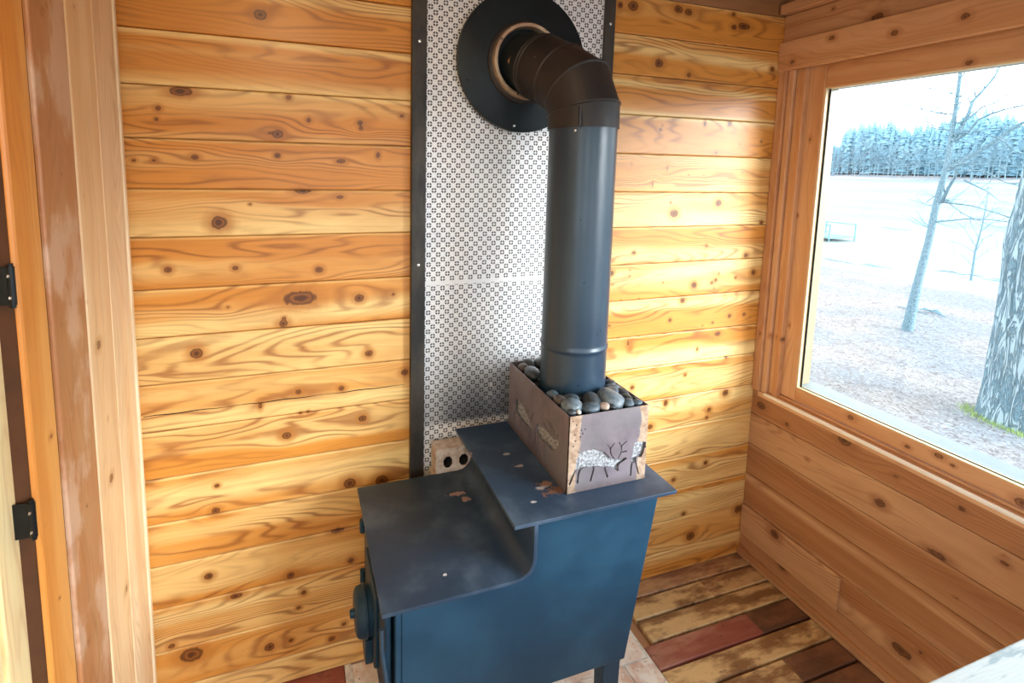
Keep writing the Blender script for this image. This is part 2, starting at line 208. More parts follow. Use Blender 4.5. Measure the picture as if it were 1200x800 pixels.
def wood(name, sapc, mid, dark, knotc, ring=.4, gloss=.42, rings=9., stain=None, coat=.25, bandamt=1.):
    t = NT(name); u, vw, sd = t.sep(t.attr('wc')); q, tone, sap = t.sep(t.attr('wk'))
    field = t.noise(t.vec(t.math('MULTIPLY', u, 1.1), t.math('MULTIPLY', vw, 7.), sd), 1., 2., .45)
    warp = t.noise(t.vec(t.math('MULTIPLY', u, 7.), t.math('MULTIPLY', vw, 40.), sd), 1., 2., .5)
    ph = t.math('ADD', t.math('MULTIPLY', field, rings * 2.2), t.math('ADD', t.math('MULTIPLY', vw, 42.), t.math('MULTIPLY', warp, .7)))
    sn = t.math('SINE', t.math('MULTIPLY', ph, 6.2832))
    rg = t.math('POWER', t.math('MULTIPLY_ADD', sn, .5, .5), 3.)
    vis = t.ramp(t.noise(t.vec(t.math('MULTIPLY', u, 1.6), t.math('MULTIPLY', vw, 14.), t.math('ADD', sd, 9.)), 1., 2.), .35, .65)
    rg = t.math('MULTIPLY', rg, t.math('MULTIPLY_ADD', vis, .85, .15))
    band = t.noise(t.vec(t.math('MULTIPLY', u, .35), t.math('MULTIPLY', vw, 9.), t.math('ADD', sd, 3.)), 1., 2., .5)
    bandm = t.ramp(t.math('ADD', band, t.math('MULTIPLY', t.math('SUBTRACT', tone, .5), .35)), .40, .60)
    fine = t.noise(t.vec(t.math('MULTIPLY', u, 6.), t.math('MULTIPLY', vw, 330.), sd), 1., 3., .6)
    cloud = t.noise(t.vec(t.math('MULTIPLY', u, 3.), t.math('MULTIPLY', vw, 12.), t.math('ADD', sd, 5.)), 1., 3., .55)
    half = tuple((a * .7 + b * .3) for a, b in zip(sapc, mid))
    base = t.mix(t.math('MULTIPLY', bandm, bandamt), half, mid)
    base = t.mix(t.math('MULTIPLY', sap, .9), base, sapc)
    base = t.mix(t.ramp(cloud, .35, .75, 0, .35), base, tuple(a * .6 + b * .4 for a, b in zip(mid, dark)))
    base = t.mix(t.math('MULTIPLY', rg, ring), base, dark)
    base = t.mix(t.ramp(fine, .45, .8, 0, .22), base, dark)
    qn = t.math('ADD', t.math('MULTIPLY', q, 1.22), t.math('MULTIPLY_ADD', t.noise(t.vec(t.math('MULTIPLY', u, 60.), t.math('MULTIPLY', vw, 60.), sd), 1., 2.), .7, -.35))
    halo = t.ramp(qn, 1.0, 2.9, .7, 0.)
    base = t.mix(halo, base, tuple(a * .45 + b * .55 for a, b in zip(mid, dark)))
    core = t.ramp(qn, .8, 1.15, 1., 0.)
    kr = t.math('MULTIPLY', t.ramp(qn, .25, .8, 1., .1), t.math('MULTIPLY_ADD', t.math('SINE', t.math('MULTIPLY', q, 16.)), .25, .75))
    kc = t.mix(t.ramp(qn, .3, .62, 0., 1.), tuple(k * 1.3 for k in knotc), tuple(a * .30 + b * .70 for a, b in zip(mid, dark)))
    kc = t.mix(t.math('MULTIPLY', t.ramp(qn, .62, .92, 0., 1.), .9), kc, knotc)
    kc = t.mix(t.ramp(t.math('SINE', t.math('MULTIPLY', q, 24.)), .2, .9, 0., .35), kc, knotc)
    base = t.mix(t.math('MULTIPLY', core, .93), base, kc)
    base = t.mix(t.ramp(qn, .95, 1.1, t.ramp(qn, 1.1, 1.35, .35, 0.), 0.), base, tuple(c * .3 for c in dark))
    if stain:
        p = t.pos(); sn2 = t.noise(t.scalev(p, (9., 9., 5.)), 1., 4., .6)
        base = t.mix(t.ramp(sn2, .48, .62, 0., .8), base, stain)
    h = t.math('ADD', t.math('MULTIPLY', rg, -.5), t.math('ADD', fine, t.math('MULTIPLY', core, -.8)))
    r = t.math('MULTIPLY_ADD', fine, .15, gloss - .05)
    return t.pbr(base, r, 0., t.bump(h, .25, .0012), .4, coat, .3)

def plain(name, col, rough=.5, metal=0., var=.15, scale=20., bump=.1, bdist=.001, col2=None, spec=.5, lo=.35, hi=.7, coat=0., detail=4., stretch=(1, 1, 1)):
    t = NT(name); p = t.scalev(t.obj(), stretch); n = t.noise(p, scale, detail, .6); n2 = t.noise(p, scale * 6, 2., .5)
    c2 = col2 or tuple(max(0, c * (1 - var * 2)) for c in col)
    c = t.mix(t.ramp(n, lo, hi), col, c2)
    return t.pbr(c, t.math('MULTIPLY_ADD', n2, .2, rough - .1), metal, t.bump(n2, bump, bdist), spec, coat)

M = {}
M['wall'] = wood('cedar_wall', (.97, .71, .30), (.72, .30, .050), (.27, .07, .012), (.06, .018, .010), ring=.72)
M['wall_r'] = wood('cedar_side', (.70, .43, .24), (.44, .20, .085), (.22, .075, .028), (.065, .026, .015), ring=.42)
M['frame'] = wood('cedar_frame', (.78, .48, .27), (.62, .30, .13), (.34, .13, .055), (.08, .03, .02), ring=.3)
M['left_a'] = wood('cedar_trim', (.98, .83, .58), (.80, .50, .24), (.38, .17, .07), (.12, .04, .02), ring=.3)
M['left_b'] = wood('weathered_board', (.50, .27, .14), (.45, .20, .085), (.22, .08, .03), (.05, .02, .01), ring=.35, stain=(.62, .42, .30))
M['left_c'] = wood('orange_jamb', (.78, .40, .12), (.68, .27, .055), (.42, .11, .018), (.12, .02, .01), ring=.3)
M['door'] = wood('pale_door', (.95, .80, .47), (.90, .62, .25), (.5, .22, .08), (.12, .06, .03), ring=.3)
M['outer_jamb'] = wood('outer_jamb', (.34, .30, .20), (.33, .27, .16), (.24, .17, .09), (.12, .08, .05), ring=.2)
M['outer_sill'] = plain('outer_sill_paint', (.24, .29, .31), .6, 0., scale=6., col2=(.28, .32, .34))
M['nosing'] = wood('bright_nosing', (.97, .94, .86), (.95, .88, .74), (.7, .55, .35), (.2, .12, .06), ring=.15)  # near-white wood stands in for daylight caught on the sill edge
M['pale_jamb'] = wood('pale_jamb', (.9, .78, .5), (.85, .68, .38), (.6, .4, .2), (.2, .12, .06), ring=.2)
M['ceiling'] = wood('ceiling_wood', (.42, .22, .10), (.34, .15, .055), (.18, .06, .02), (.05, .02, .01), ring=.3)
M['iron'] = plain('stove_iron', (.006, .034, .070), .46, .0, scale=4., col2=(.012, .054, .102), bump=.25, bdist=.0008, spec=.32, lo=.4, hi=.68)
M['irontop'] = plain('stove_top_iron', (.020, .042, .080), .48, .0, scale=5., col2=(.080, .122, .185), bump=.3, bdist=.0008, spec=.35, lo=.42, hi=.75)  # paler blue blotches imitate daylight highlights on the plates
M['pipe'] = plain('pipe_enamel', (.014, .036, .066), .32, .0, scale=3., col2=(.022, .050, .084), bump=.05, spec=.6)
M['elbow'] = plain('elbow_matte', (.020, .018, .019), .5, .0, scale=8., col2=(.034, .028, .027), bump=.15, spec=.35)
M['rosette'] = plain('rosette_black', (.006, .011, .015), .45, .0, scale=4., col2=(.011, .019, .024), bump=.1, spec=.28)
M['ring'] = plain('ring_metal', (.85, .68, .45), .42, .75, scale=9., col2=(.50, .33, .22), bump=.05)
M['frame_steel'] = plain('dark_angle_steel', (.022, .022, .022), .5, .3, scale=14., col2=(.07, .06, .05), bump=.3, stretch=(1, 1, .4))
M['white_paint'] = plain('white_painted_wood', (.44, .49, .51), .5, 0., scale=34., lo=.56, hi=.64, col2=(.24, .31, .34), bump=.6, bdist=.001, stretch=(.15, 1, 1))
M['hinge'] = plain('black_hinge', (.02, .022, .025), .35, .6, scale=30.)
M['bright'] = plain('bright_screw', (.8, .8, .8), .3, 1., scale=30.)
M['label'] = plain('copper_label', (.55, .30, .20), .4, .2, scale=60.)
M['rebate'] = plain('dark_stained_rebate', (.085, .028, .008), .7, 0., scale=10.)  # shadow of the door reveal put into a dark brown colour
M['soot'] = plain('soot_black_hole', (.02, .016, .013), .9, 0.)  # brick hole walls: sooty, with the shade inside put into the colour
M['dark'] = plain('dark_void', (.012, .009, .007), .9, 0.)
M['galv'] = plain('strike_plate', (.55, .5, .4), .4, .8, scale=60.)

def steel_box():
    t = NT('rusty_box_steel'); p = t.obj(); x, y, z = t.sep(p)
    n = t.noise(p, 9., 5., .65); n2 = t.noise(p, 40., 4., .6); n3 = t.noise(p, 3.5, 2., .5)
    c = t.mix(t.ramp(n, .35, .7), (.25, .215, .245), (.16, .135, .165))
    c = t.mix(t.ramp(n3, .45, .62, 0, .6), c, (.235, .225, .24))
    # bare scaled edges at the two front corners
    e = t.math('ADD', z, 0.)
    dx0 = t.math('ABSOLUTE', t.math('SUBTRACT', x, .668)); dx1 = t.math('ABSOLUTE', t.math('SUBTRACT', x, .918))
    d = t.math('MINIMUM', dx0, t.math('MULTIPLY', dx1, 1.1))
    d = t.math('ADD', d, t.math('MULTIPLY', t.math('SUBTRACT', n, .5), .06))
    fr = t.math('LESS_THAN', y, -.4985)
    c = t.mix(t.math('MULTIPLY', t.ramp(d, .024, .03, 1., 0.), fr), c, t.mix(t.ramp(n2, .35, .65), (.62, .47, .36), (.38, .25, .17)))
    c = t.mix(t.ramp(z, .85, .885, .5, 0.), c, (.09, .05, .035))
    return t.pbr(c, t.math('MULTIPLY_ADD', n2, .3, .3), .35, t.bump(n2, .3, .0006), .5)
M['boxsteel'] = steel_box()
M['liner'] = plain('box_liner', (.62, .64, .68), .4, .5, scale=120., col2=(.24, .25, .28), bump=.8, bdist=.001, lo=.4, hi=.6)

def perforated():
    t = NT('perforated_aluminium'); x, y, z = t.sep(t.obj())
    cell = .0325
    def wedge(ox, oy, r0, r1, nsp, w):
        a = t.math('SUBTRACT', t.math('FRACT', t.math('ADD', t.math('DIVIDE', x, cell), ox)), .5)
        b = t.math('SUBTRACT', t.math('FRACT', t.math('ADD', t.math('DIVIDE', z, cell), oy)), .5)
        r = t.math('SQRT', t.math('ADD', t.math('MULTIPLY', a, a), t.math('MULTIPLY', b, b)))
        th = t.math('ARCTAN2', b, a)
        sp = t.math('MULTIPLY', t.math('ABSOLUTE', t.math('SINE', t.math('MULTIPLY', th, nsp / 2.))), r)
        inr = t.math('MULTIPLY', t.math('GREATER_THAN', r, r0), t.math('LESS_THAN', r, r1))
        return t.math('MULTIPLY', inr, t.math('GREATER_THAN', sp, w))
    h = t.math('MAXIMUM', wedge(.5, 0., .065, .26, 4., .085), wedge(0., .5, .065, .26, 4., .085))
    # solid strips at the seam between the two sheets and at their rims
    seam = t.math('GREATER_THAN', t.math('ABSOLUTE', t.math('SUBTRACT', z, 1.334)), .007)
    h = t.math('MULTIPLY', h, seam)
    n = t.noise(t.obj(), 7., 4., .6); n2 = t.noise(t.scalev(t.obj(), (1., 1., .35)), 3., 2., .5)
    soot = t.math('MULTIPLY', t.math('MULTIPLY', t.ramp(z, .86, 1.22, 1., 0.), t.ramp(z, .825, .85, 0., 1.)), t.math('MULTIPLY', t.ramp(n2, .3, .55, .45, 1.), t.ramp(x, .40, .50, .5, 1.)))  # dark band: soot plus the dark reflection of stove and floor, painted in
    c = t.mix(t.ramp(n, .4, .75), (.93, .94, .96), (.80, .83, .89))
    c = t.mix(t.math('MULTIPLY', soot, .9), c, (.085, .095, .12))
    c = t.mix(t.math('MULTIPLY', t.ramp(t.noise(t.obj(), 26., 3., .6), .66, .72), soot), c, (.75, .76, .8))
    c = t.mix(h, c, (.01, .01, .012))
    m = t.math('MULTIPLY_ADD', h, -.2, .2)
    return t.pbr(c, t.math('MULTIPLY_ADD', h, .4, .36), m, t.bump(t.math('MULTIPLY', h, -1.), .5, .001), .4)
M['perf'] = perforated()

def floor_mat():
    t = NT('salvaged_floor_boards'); u, v, sd = t.sep(t.attr('wc')); q, tone, sap = t.sep(t.attr('wk')); 
    n = t.noise(t.vec(t.math('MULTIPLY', u, 4.), t.math('MULTIPLY', v, 14.), sd), 1., 5., .65)
    n2 = t.noise(t.vec(t.math('MULTIPLY', u, 8.), t.math('MULTIPLY', v, 180.), sd), 1., 3., .6)
    n3 = t.noise(t.vec(t.math('MULTIPLY', u, 22.), t.math('MULTIPLY', v, 40.), sd), 1., 4., .6)
    tan = t.mix(t.ramp(n, .42, .6), (.66, .46, .23), (.24, .12, .05))
    brown = t.mix(t.ramp(n, .35, .65), (.22, .10, .055), (.10, .045, .028))
    red = t.mix(t.ramp(n, .42, .7), (.28, .075, .055), (.42, .20, .15))
    pale = t.mix(t.ramp(n, .4, .7), (.80, .70, .62), (.60, .42, .34))
    c = t.mix(t.ramp(tone, .15, .3), brown, red); c = t.mix(t.ramp(tone, .4, .6), c, tan); c = t.mix(t.ramp(tone, .75, .9), c, pale)
    c = t.mix(t.ramp(n2, .55, .8, 0, .35), c, (.12, .06, .03)); c = t.mix(t.ramp(n3, .58, .74, 0, .6), c, (.07, .035, .02))
    return t.pbr(c, t.math('MULTIPLY_ADD', n3, .25, .32), 0., t.bump(n3, .3, .001), .5, .15)
M['floor'] = floor_mat()

def brick_pavers():
    t = NT('hearth_bricks'); u, v, sd = t.sep(t.attr('wc')); p = t.obj()
    n = t.noise(p, 12., 5., .6); n2 = t.noise(p, 70., 3., .6)
    w = t.n('TexWhiteNoise'); w.noise_dimensions = '1D'; t.put(w.inputs['W'], sd)
    c = t.mix(w.outputs[0], (.80, .70, .64), (.66, .44, .36)); c = t.mix(t.ramp(n, .40, .56), c, (.88, .85, .82))
    c = t.mix(t.ramp(n2, .62, .72), c, (.2, .13, .1))
    return t.pbr(c, .75, 0., t.bump(n2, .5, .002), .3)
M['brick'] = brick_pavers()
M['grout'] = plain('pale_grout', (.80, .79, .76), .8, 0., scale=60., bump=.5)
M['corebrick'] = plain('cored_brick', (.70, .60, .52), .85, 0., scale=30., col2=(.42, .28, .21), bump=.6, bdist=.002)

def glass_mat():
    t = NT('window_glass'); tr = t.n('BsdfTransparent'); tr.inputs[0].default_value = (.96, .98, .98, 1)
    gl = t.n('BsdfGlossy'); gl.inputs['Roughness'].default_value = .02
    lw = t.n('LayerWeight'); lw.inputs[0].default_value = .5; fo = t.math('MULTIPLY_ADD', t.math('POWER', lw.outputs['Facing'], 4.), .5, .03)
    mx = t.n('MixShader'); t.t.links.new(fo, mx.inputs[0]); t.t.links.new(tr.outputs[0], mx.inputs[1]); t.t.links.new(gl.outputs[0], mx.inputs[2])
    t.t.links.new(mx.outputs[0], t.out.inputs[0]); return t.m
M['glass'] = glass_mat()

# ------------------------------------------------------------------ dimensions
XR = 1.87; XL = -.45; ZC = 2.46; YB = -3.1
# joints of the back wall boards: height at x=-.43 and at x=1.86
JZ = [(0, 0), (.090, .108), (.222, .252), (.368, .385), (.507, .528), (.645, .667), (.788, .802), (.935, .943), (1.078, 1.072), (1.217, 1.221), (1.357, 1.361), (1.507, 1.501), (1.643, 1.634), (1.781, 1.777), (1.924, 1.919), (2.071, 2.058), (2.21, 2.20), (2.345, 2.335)]
tones = [.3, .35, .45, .5, .4, .5, .55, .9, .55, .7, .6, .45, .7, .6, .8, .9, .95]
w = MB()
xa, xb = -.52, 1.90
for i in range(len(JZ) - 1):
    (a0, a1), (b0, b1) = JZ[i], JZ[i + 1]
    k = (xb - xa) / 2.29
    a1x = a0 + (a1 - a0) * (xb + .43) / 2.29; b1x = b0 + (b1 - b0) * (xb + .43) / 2.29
    sb = {7: [(.15, .2, .32)], 9: [(.1, .9, .3)], 8: [(.9, .8, .2)], 15: [(1.0, .55, .22)], 13: [(1.0, 1.0, .12)], 14: [(.02, .02, .1), (1, .7, .12)], 2: [(.75, .6, .25)], 5: [(.5, .8, .4)], 11: [(.1, .2, .3)]}.get(i)
    w.slab((xa, 0, a0), (1, 0, 0), (0, 0, 1), (0, -1, 0), xb - xa, b0 - a0, .014, a1x - a0, b1x - b0, KNOTS_BACK, tones[i], 0, .006, .0012, .0032, xa, a0, sapband=sb, lightedge=True)
w.box(xa, xb, .012, .06, 0, ZC + .05)
wb = w.build('wall_back', M['wall']); tag(wb, kind='structure')
# crack line in the eighth board
ck = MB(); pts = [(-.432 + i * .0317, -.0004, .9865 + .004 * i / 24 + .0012 * math.sin(i * 1.7)) for i in range(25)]
ck.tube(pts, [.0004 + .0011 * abs(math.sin(i * .37 + .5)) for i in range(25)], 6)
tag(ck.build('wall_back_crack', M['dark']), kind='structure').name = 'trim_1'

# ---------------- right wall
w = MB()
rz = [-.02, .105, .247, .398, .533, .674, .782]; rt = [.6, .5, .45, .7, .35, .45]
for i in range(len(rz) - 1):
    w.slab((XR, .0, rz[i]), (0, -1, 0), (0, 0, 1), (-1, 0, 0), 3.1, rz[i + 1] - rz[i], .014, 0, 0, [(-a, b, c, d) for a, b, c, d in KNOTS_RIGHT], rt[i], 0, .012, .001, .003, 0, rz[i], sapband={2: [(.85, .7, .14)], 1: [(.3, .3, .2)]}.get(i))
w.box(XR + .012, XR + .10, YB, .06, -.02, .79)
for (y0, y1) in ((-.13, .06), (YB, -2.42)): w.box(XR + .052, XR + .10, y0, y1, .79, 2.2)
w.slab((XR, 0, 2.236), (0, -1, 0), (0, 0, 1), (-1, 0, 0), 3.1, .105, .014, knots=[(-a, b, c, d) for a, b, c, d in KNOTS_RIGHT], tone=.3, res=.012, kv=2.236)
w.slab((XR, 0, 2.34), (0, -1, 0), (0, 0, 1), (-1, 0, 0), 3.1, .115, .014, tone=.3)
w.box(XR + .012, XR + .10, YB, .06, 2.15, ZC + .05)
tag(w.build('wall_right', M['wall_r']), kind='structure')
# plank nailed low on the right wall (short board, a little proud of the wall)
w = MB(); w.slab((XR - .011, -.004, .108), (0, -1, 0), (0, 0, 1), (-1, 0, 0), .437, .140, .012, knots=[(-a, b, c, d) for a, b, c, d in KNOTS_RIGHT], tone=.55, res=.006, kv=.108)
tag(w.build('trim_2', M['wall_r']), kind='structure')
w = MB(); w.slab((XR - .016, 0, .0), (0, -1, 0), (0, 0, 1), (-1, 0, 0), 3.0, .042, .016, tone=.5, bev=.008)
tag(w.build('baseboard_right', M['wall_r']), kind='structure')
# header casing
w = MB(); w.slab((XR - .019, 0, 2.12), (0, -1, 0), (0, 0, 1), (-1, 0, 0), 3.05, .116, .019, knots=[(-a, b, c, d) for a, b, c, d in KNOTS_RIGHT], tone=.45, res=.01, kv=2.12)
tag(w.build('trim_3', M['frame']), kind='structure')
# side casing strips beside the window
w = MB()
for (y0, y1, xx, tn, sp) in ((0, .034, XR - .010, .5, 0), (.0345, .060, XR + .004, .4, .1), (.0605, .083, XR + .018, .5, .3), (.0835, .106, XR + .010, .5, 0)):
    w.slab((xx, -y0, .786), (0, 0, 1), (0, -1, 0), (-1, 0, 0), 1.345, y1 - y0, .02, tone=tn, sap=sp, res=.012, gap=.0006, bev=.002, knots=KNOTS_SIDE)
tag(w.build('trim_4', M['frame']), kind='structure')
# sill ledge
w = MB(); w.slab((XR - .004, -.03, .786), (0, -1, 0), (1, 0, 0), (0, 0, 1), 2.9, .095, .022, tone=.35, sap=.95, res=.02, gap=0, bev=.0025)
w.slab((XR + .025, -.10, .797), (0, -1, 0), (1, 0, 0), (0, 0, 1), 2.8, .045, .012, tone=.35, sap=.2, res=.02, gap=0, bev=.002)
tag(w.build('trim_5', M['frame']), kind='structure')
w = MB(); w.slab((XR - .008, -.06, .7875), (0, -1, 0), (1, 0, 0), (0, 0, 1), 2.9, .014, .009, tone=.2, sap=1, res=.03, gap=0, bev=.0015)
tag(w.build('trim_12', M['nosing']), kind='structure')
# window: sash, glass, outside jamb
XS = 1.90
win = bpy.data.objects.new('window_1', None); C.objects.link(win); win.location = (XS, -.85, .8); tag(win, kind='structure')
YE = -2.40
w = MB()
w.slab((XS, -.088, .800), (0, 0, 1), (0, -1, 0), (-1, 0, 0), 1.34, .084, .02, tone=.45, res=.01, gap=.0004, bev=.003, knots=KNOTS_SIDE2)          # left stile
w.slab((XS, -.172, .800), (0, -1, 0), (0, 0, 1), (-1, 0, 0), -YE - .172, .056, .02, knots=[(-a, b, c, d) for a, b, c, d in KNOTS_SASH], tone=.55, res=.008, gap=.0004, bev=.003, kv=.800, ku=.172)
w.slab((XS, -.172, 2.04), (0, -1, 0), (0, 0, 1), (-1, 0, 0), -YE - .172, .105, .02, knots=[(-a, b, c, d) for a, b, c, d in KNOTS_RIGHT], tone=.6, res=.01, gap=.0004, bev=.003, kv=2.04)
w.slab((XS, YE, .800), (0, 0, 1), (0, -1, 0), (-1, 0, 0), 1.31, .068, .02, tone=.5, res=.02, gap=.0004, bev=.003)
w.build('window_frame', M['frame'], win)
w = MB(); w.box(XS + .003, XS + .030, -.176, -.170, .85, 2.045); w.box(XS + .013, XS + .030, YE, -.17, 2.036, 2.042); w.box(XS + .003, XS + .030, YE, -.17, .8555, .8585)
w.build('glazing_stop', M['pale_jamb'], win)
w = MB(); w.box(XS + .022, XS + .027, YE - .02, -.15, .84, 2.06); w.build('pane', M['glass'], win)
w = MB()
w.slab((XS + .03, -.143, .835), (0, 0, 1), (1, 0, 0), (0, -1, 0), 1.25, .085, .02, tone=.4, sap=.4, gap=0)
w.slab((XS + .03, -.128, 2.045), (0, -1, 0), (1, 0, 0), (0, 0, -1), -YE - .13, .09, .02, tone=.2, sap=.9, gap=0)
w.build('outer_jamb', M['outer_jamb'], win)
w = MB(); w.box(XS + .030, XS + .14, YE, -.145, .835, .850); w.build('outer_sill', M['outer_sill'], win)
w = MB(); w.box(XS + .018, XS + .0215, YE, -.172, .850, .8605); w.box(XS + .018, XS + .0215, -.182, -.172, .86, 2.04); w.build('gasket', M['dark'], win)

# ---------------- ceiling
w = MB()
for i in range(18): w.slab((XL - .1, .06 - i * .18, ZC), (1, 0, 0), (0, -1, 0), (0, 0, -1), 2.5, .18, .015, tone=random.random() * .6, res=.04)
w.box(XL - .12, XR + .12, YB - .1, .08, ZC + .012, ZC + .06)
tag(w.build('ceiling', M['ceiling']), kind='structure')
w = MB()   # frieze above the wall boards, set back a little
w.slab((xa, .006, 2.338), (1, 0, 0), (0, 0, 1), (0, -1, 0), xb - xa, .122, .006, tone=.2, res=.02)
tag(w.build('trim_6', M['ceiling']), kind='structure')
w = MB(); w.slab((XR - .030, 0, 2.342), (0, -1, 0), (0, 0, 1), (-1, 0, 0), 3.05, .04, .03, tone=.2, sap=.1, res=.02)
tag(w.build('trim_7', M['frame']), kind='structure')
for i, xj in enumerate((1.40, .86, .30, -.24)):
    w = MB(); w.slab((xj, .0, 2.372), (0, -1, 0), (1, 0, 0), (0, 0, -1), 3.05, .040, .02, tone=.3, sap=.5, res=.03)
    w.slab((xj, .0, 2.372), (0, -1, 0), (0, 0, 1), (-1, 0, 0), 3.05, .088, .02, tone=.3, res=.03)
    w.slab((xj + .04, .0, 2.372), (0, -1, 0), (0, 0, 1), (1, 0, 0), 3.05, .088, .02, tone=.3, res=.03)
    tag(w.build('ceiling_joist', M['frame'], None), 'narrow light wooden joist running under the ceiling, %s' % ('the one nearest the window wall', 'second joist from the window wall', 'third joist from the window wall', 'farthest joist from the window wall')[i], 'joist', 'joists under the ceiling')

# ---------------- floor
w = MB(); fy = [.02, -.070, -.160, -.254, -.350, -.441, -.532]
while fy[-1] > YB: fy.append(fy[-1] - .094)
HX0, HX1, HY1 = .134, 1.16, -.98
jn = {0: [(9, .52)], 1: [(1.583, .62), (9, .55)], 2: [(9, .70)], 3: [(1.634, .28), (9, .12)], 4: [(9, .72)], 5: [(1.605, .70), (9, .05)], 6: [(9, .08)]}
for i in range(len(fy) - 1):
    y0, y1 = fy[i], fy[i + 1]
    hearth = y1 > HY1
    spans = []
    if hearth: spans.append((XL - .1, HX0 - .012, [(9, random.choice([.05, .3, .1]))])); spans.append((HX1 + (.045 if i in (1, 2) else .0), XR + .02, jn.get(i, [(HX1 + .2 + random.random() * .4, random.random()), (9, random.random())])))
    else: spans.append((XL - .1, XR + .02, [(.3 + random.random(), random.random() * .8), (9, random.random() * .8)]))
    for (a, b, js) in spans:
        x = a
        for (xe, tn) in js:
            xe = min(xe, b)
            if xe - x > .02:
                w.slab((x, y0, 0), (1, 0, 0), (0, -1, 0), (0, 0, 1), xe - x, y0 - y1, .02, tone=tn, res=.03, gap=.0042, bev=.004)
            x = max(x, xe)
w.box(XL - .12, XR + .12, YB - .1, .08, -.06, -.018)
tag(w.build('floor', M['floor']), kind='structure')

# brick hearth under the stove: border strip, pavers, grout bed
h = empty('hearth', (.65, -.45, 0), 'pale brick hearth under the black stove, set into the plank floor', 'hearth')
w = MB(); w.box(HX0, HX1 - .002, HY1, -.002, -.012, -.002); w.build('grout_bed', M['grout'], h)
w = MB(); w.box(HX0 - .011, HX0 + .010, HY1, -.002, -.016, .004); w.build('edge_strip', M['grout'], h)
w = MB(); ry = -.006; r_ = 0
def bricks(w, x0, x1, y0, y1, n, along='x', off=0.):
    L = .2; x = x0 - off
    while x < x1:
        a, b = max(x, x0), min(x + L, x1)
        if b - a > .02:
            m = MB(); m.box(a + .003, b - .003, y1 + .003, y0 - .003, -.012, .002 + random.random() * .002)
            sd = random.random() * 100
            w.add(m.v[0], [(0, 1, 3, 2), (4, 6, 7, 5), (0, 4, 5, 1), (2, 3, 7, 6), (0, 2, 6, 4), (1, 5, 7, 3)], np.tile([0, 0, sd, 3, .5, 0], (8, 1)))
        x += L
for i in range(10): bricks(w, HX0 + .012, HX1 - .004, -.004 - i * .0972, -.004 - (i + 1) * .0972, 1, off=(.1 if i % 2 else 0.))
w.build('brick_paving', M['brick'], h, bevel=.0015)

# ---------------- left wall, door casing and door
w = MB()
w.box(XL - .10, XL - .012, -.46, .06, 0, ZC); w.box(XL - .10, XL - .012, -1.72, -1.52, 0, ZC); w.box(XL - .10, XL - .012, YB, -2.85, 0, ZC); w.box(XL - .10, XL - .012, -2.85, -1.72, 0, .85); w.box(XL - .10, XL - .012, YB, .06, 2.15, ZC)
for (y0, y1) in ((1.55, 1.72), (2.85, 3.1)):
    w.slab((XL, -y0, 0), (0, 0, 1), (0, -1, 0), (1, 0, 0), ZC, y1 - y0, .013, tone=random.random(), res=.03)
for k_ in range(7):
    w.slab((XL, -1.72 - k_ * .1614, 0), (0, 0, 1), (0, -1, 0), (1, 0, 0), .85, .1614, .013, tone=random.random(), res=.03)
    w.slab((XL, -1.72 - k_ * .1614, 2.15), (0, 0, 1), (0, -1, 0), (1, 0, 0), ZC - 2.15, .1614, .013, tone=random.random(), res=.03)
tag(w.build('wall_left', M['left_a']), kind='structure')
XT = -.434
w = MB(); w.slab((XT + .004, -.026, 0), (0, 0, 1), (0, -1, 0), (1, 0, 0), ZC, .018, .04, tone=.2, sap=.95, res=.02, bev=.003, gap=0)
w.slab((XT, -.045, 0), (0, 0, 1), (0, -1, 0), (1, 0, 0), ZC, .146, .03, tone=.4, sap=.2, res=.012, bev=.003, gap=.0004)
w.slab((XT + .001, -.192, 0), (0, 0, 1), (0, -1, 0), (1, 0, 0), ZC, .152, .008, kv=.192, tone=.35, sap=.35, res=.012, bev=.005, gap=.0015, knots=[(b, -a, d, c) for a, b, c, d in KNOTS_LEFT])
tag(w.build('trim_8', M['left_a']), kind='structure')
w = MB(); w.slab((XT + .003, -.3510, 0), (0, 0, 1), (0, -1, 0), (1, 0, 0), ZC, .155, .008, kv=.351, tone=.5, res=.012, bev=.004, gap=.0, knots=[(b, -a, d, c) for a, b, c, d in KNOTS_LEFT])
tag(w.build('trim_9', M['left_b']), kind='structure')
w = MB(); w.slab((XT - .003, -.507, 0), (0, 0, 1), (0, -1, 0), (1, 0, 0), ZC, .095, .008, kv=.507, tone=.6, res=.012, bev=.006, gap=0, knots=[(b, -a, d, c) for a, b, c, d in KNOTS_LEFT])
tag(w.build('trim_10', M['left_c']), kind='structure')
w = MB(); w.box(-.505, -.482, -.535, -.46, 0, 2.2); w.box(-.482, -.4455, -.5985, -.46, 0, 2.2); tag(w.build('trim_11', M['rebate']), kind='structure')
XD = -.470
dr = bpy.data.objects.new('door_1', None); C.objects.link(dr); dr.location = (XL, -.62, 0); tag(dr, kind='structure')
w = MB(); w.slab((XD - .006, -.530, .01), (0, 0, 1), (0, -1, 0), (1, 0, 0), 2.17, .046, .035, tone=.2, sap=.95, res=.03, bev=.003, gap=0)
w.build('door_edge', M['door'], dr)
w = MB(); w.slab((XD, -.578, .01), (0, 0, 1), (0, -1, 0), (1, 0, 0), 2.17, .085, .04, tone=.5, sap=.4, res=.02, bev=.003, gap=.0006, knots=[(.72, .63, .02, .008), (.6, .60, .02, .008)], kv=.578)
w.slab((XD - .006, -.664, .01), (0, 0, 1), (0, -1, 0), (1, 0, 0), 2.17, .85, .035, tone=.1, sap=.9, res=.04, bev=.003, gap=0)
w.build('door_panel', M['door'], dr)
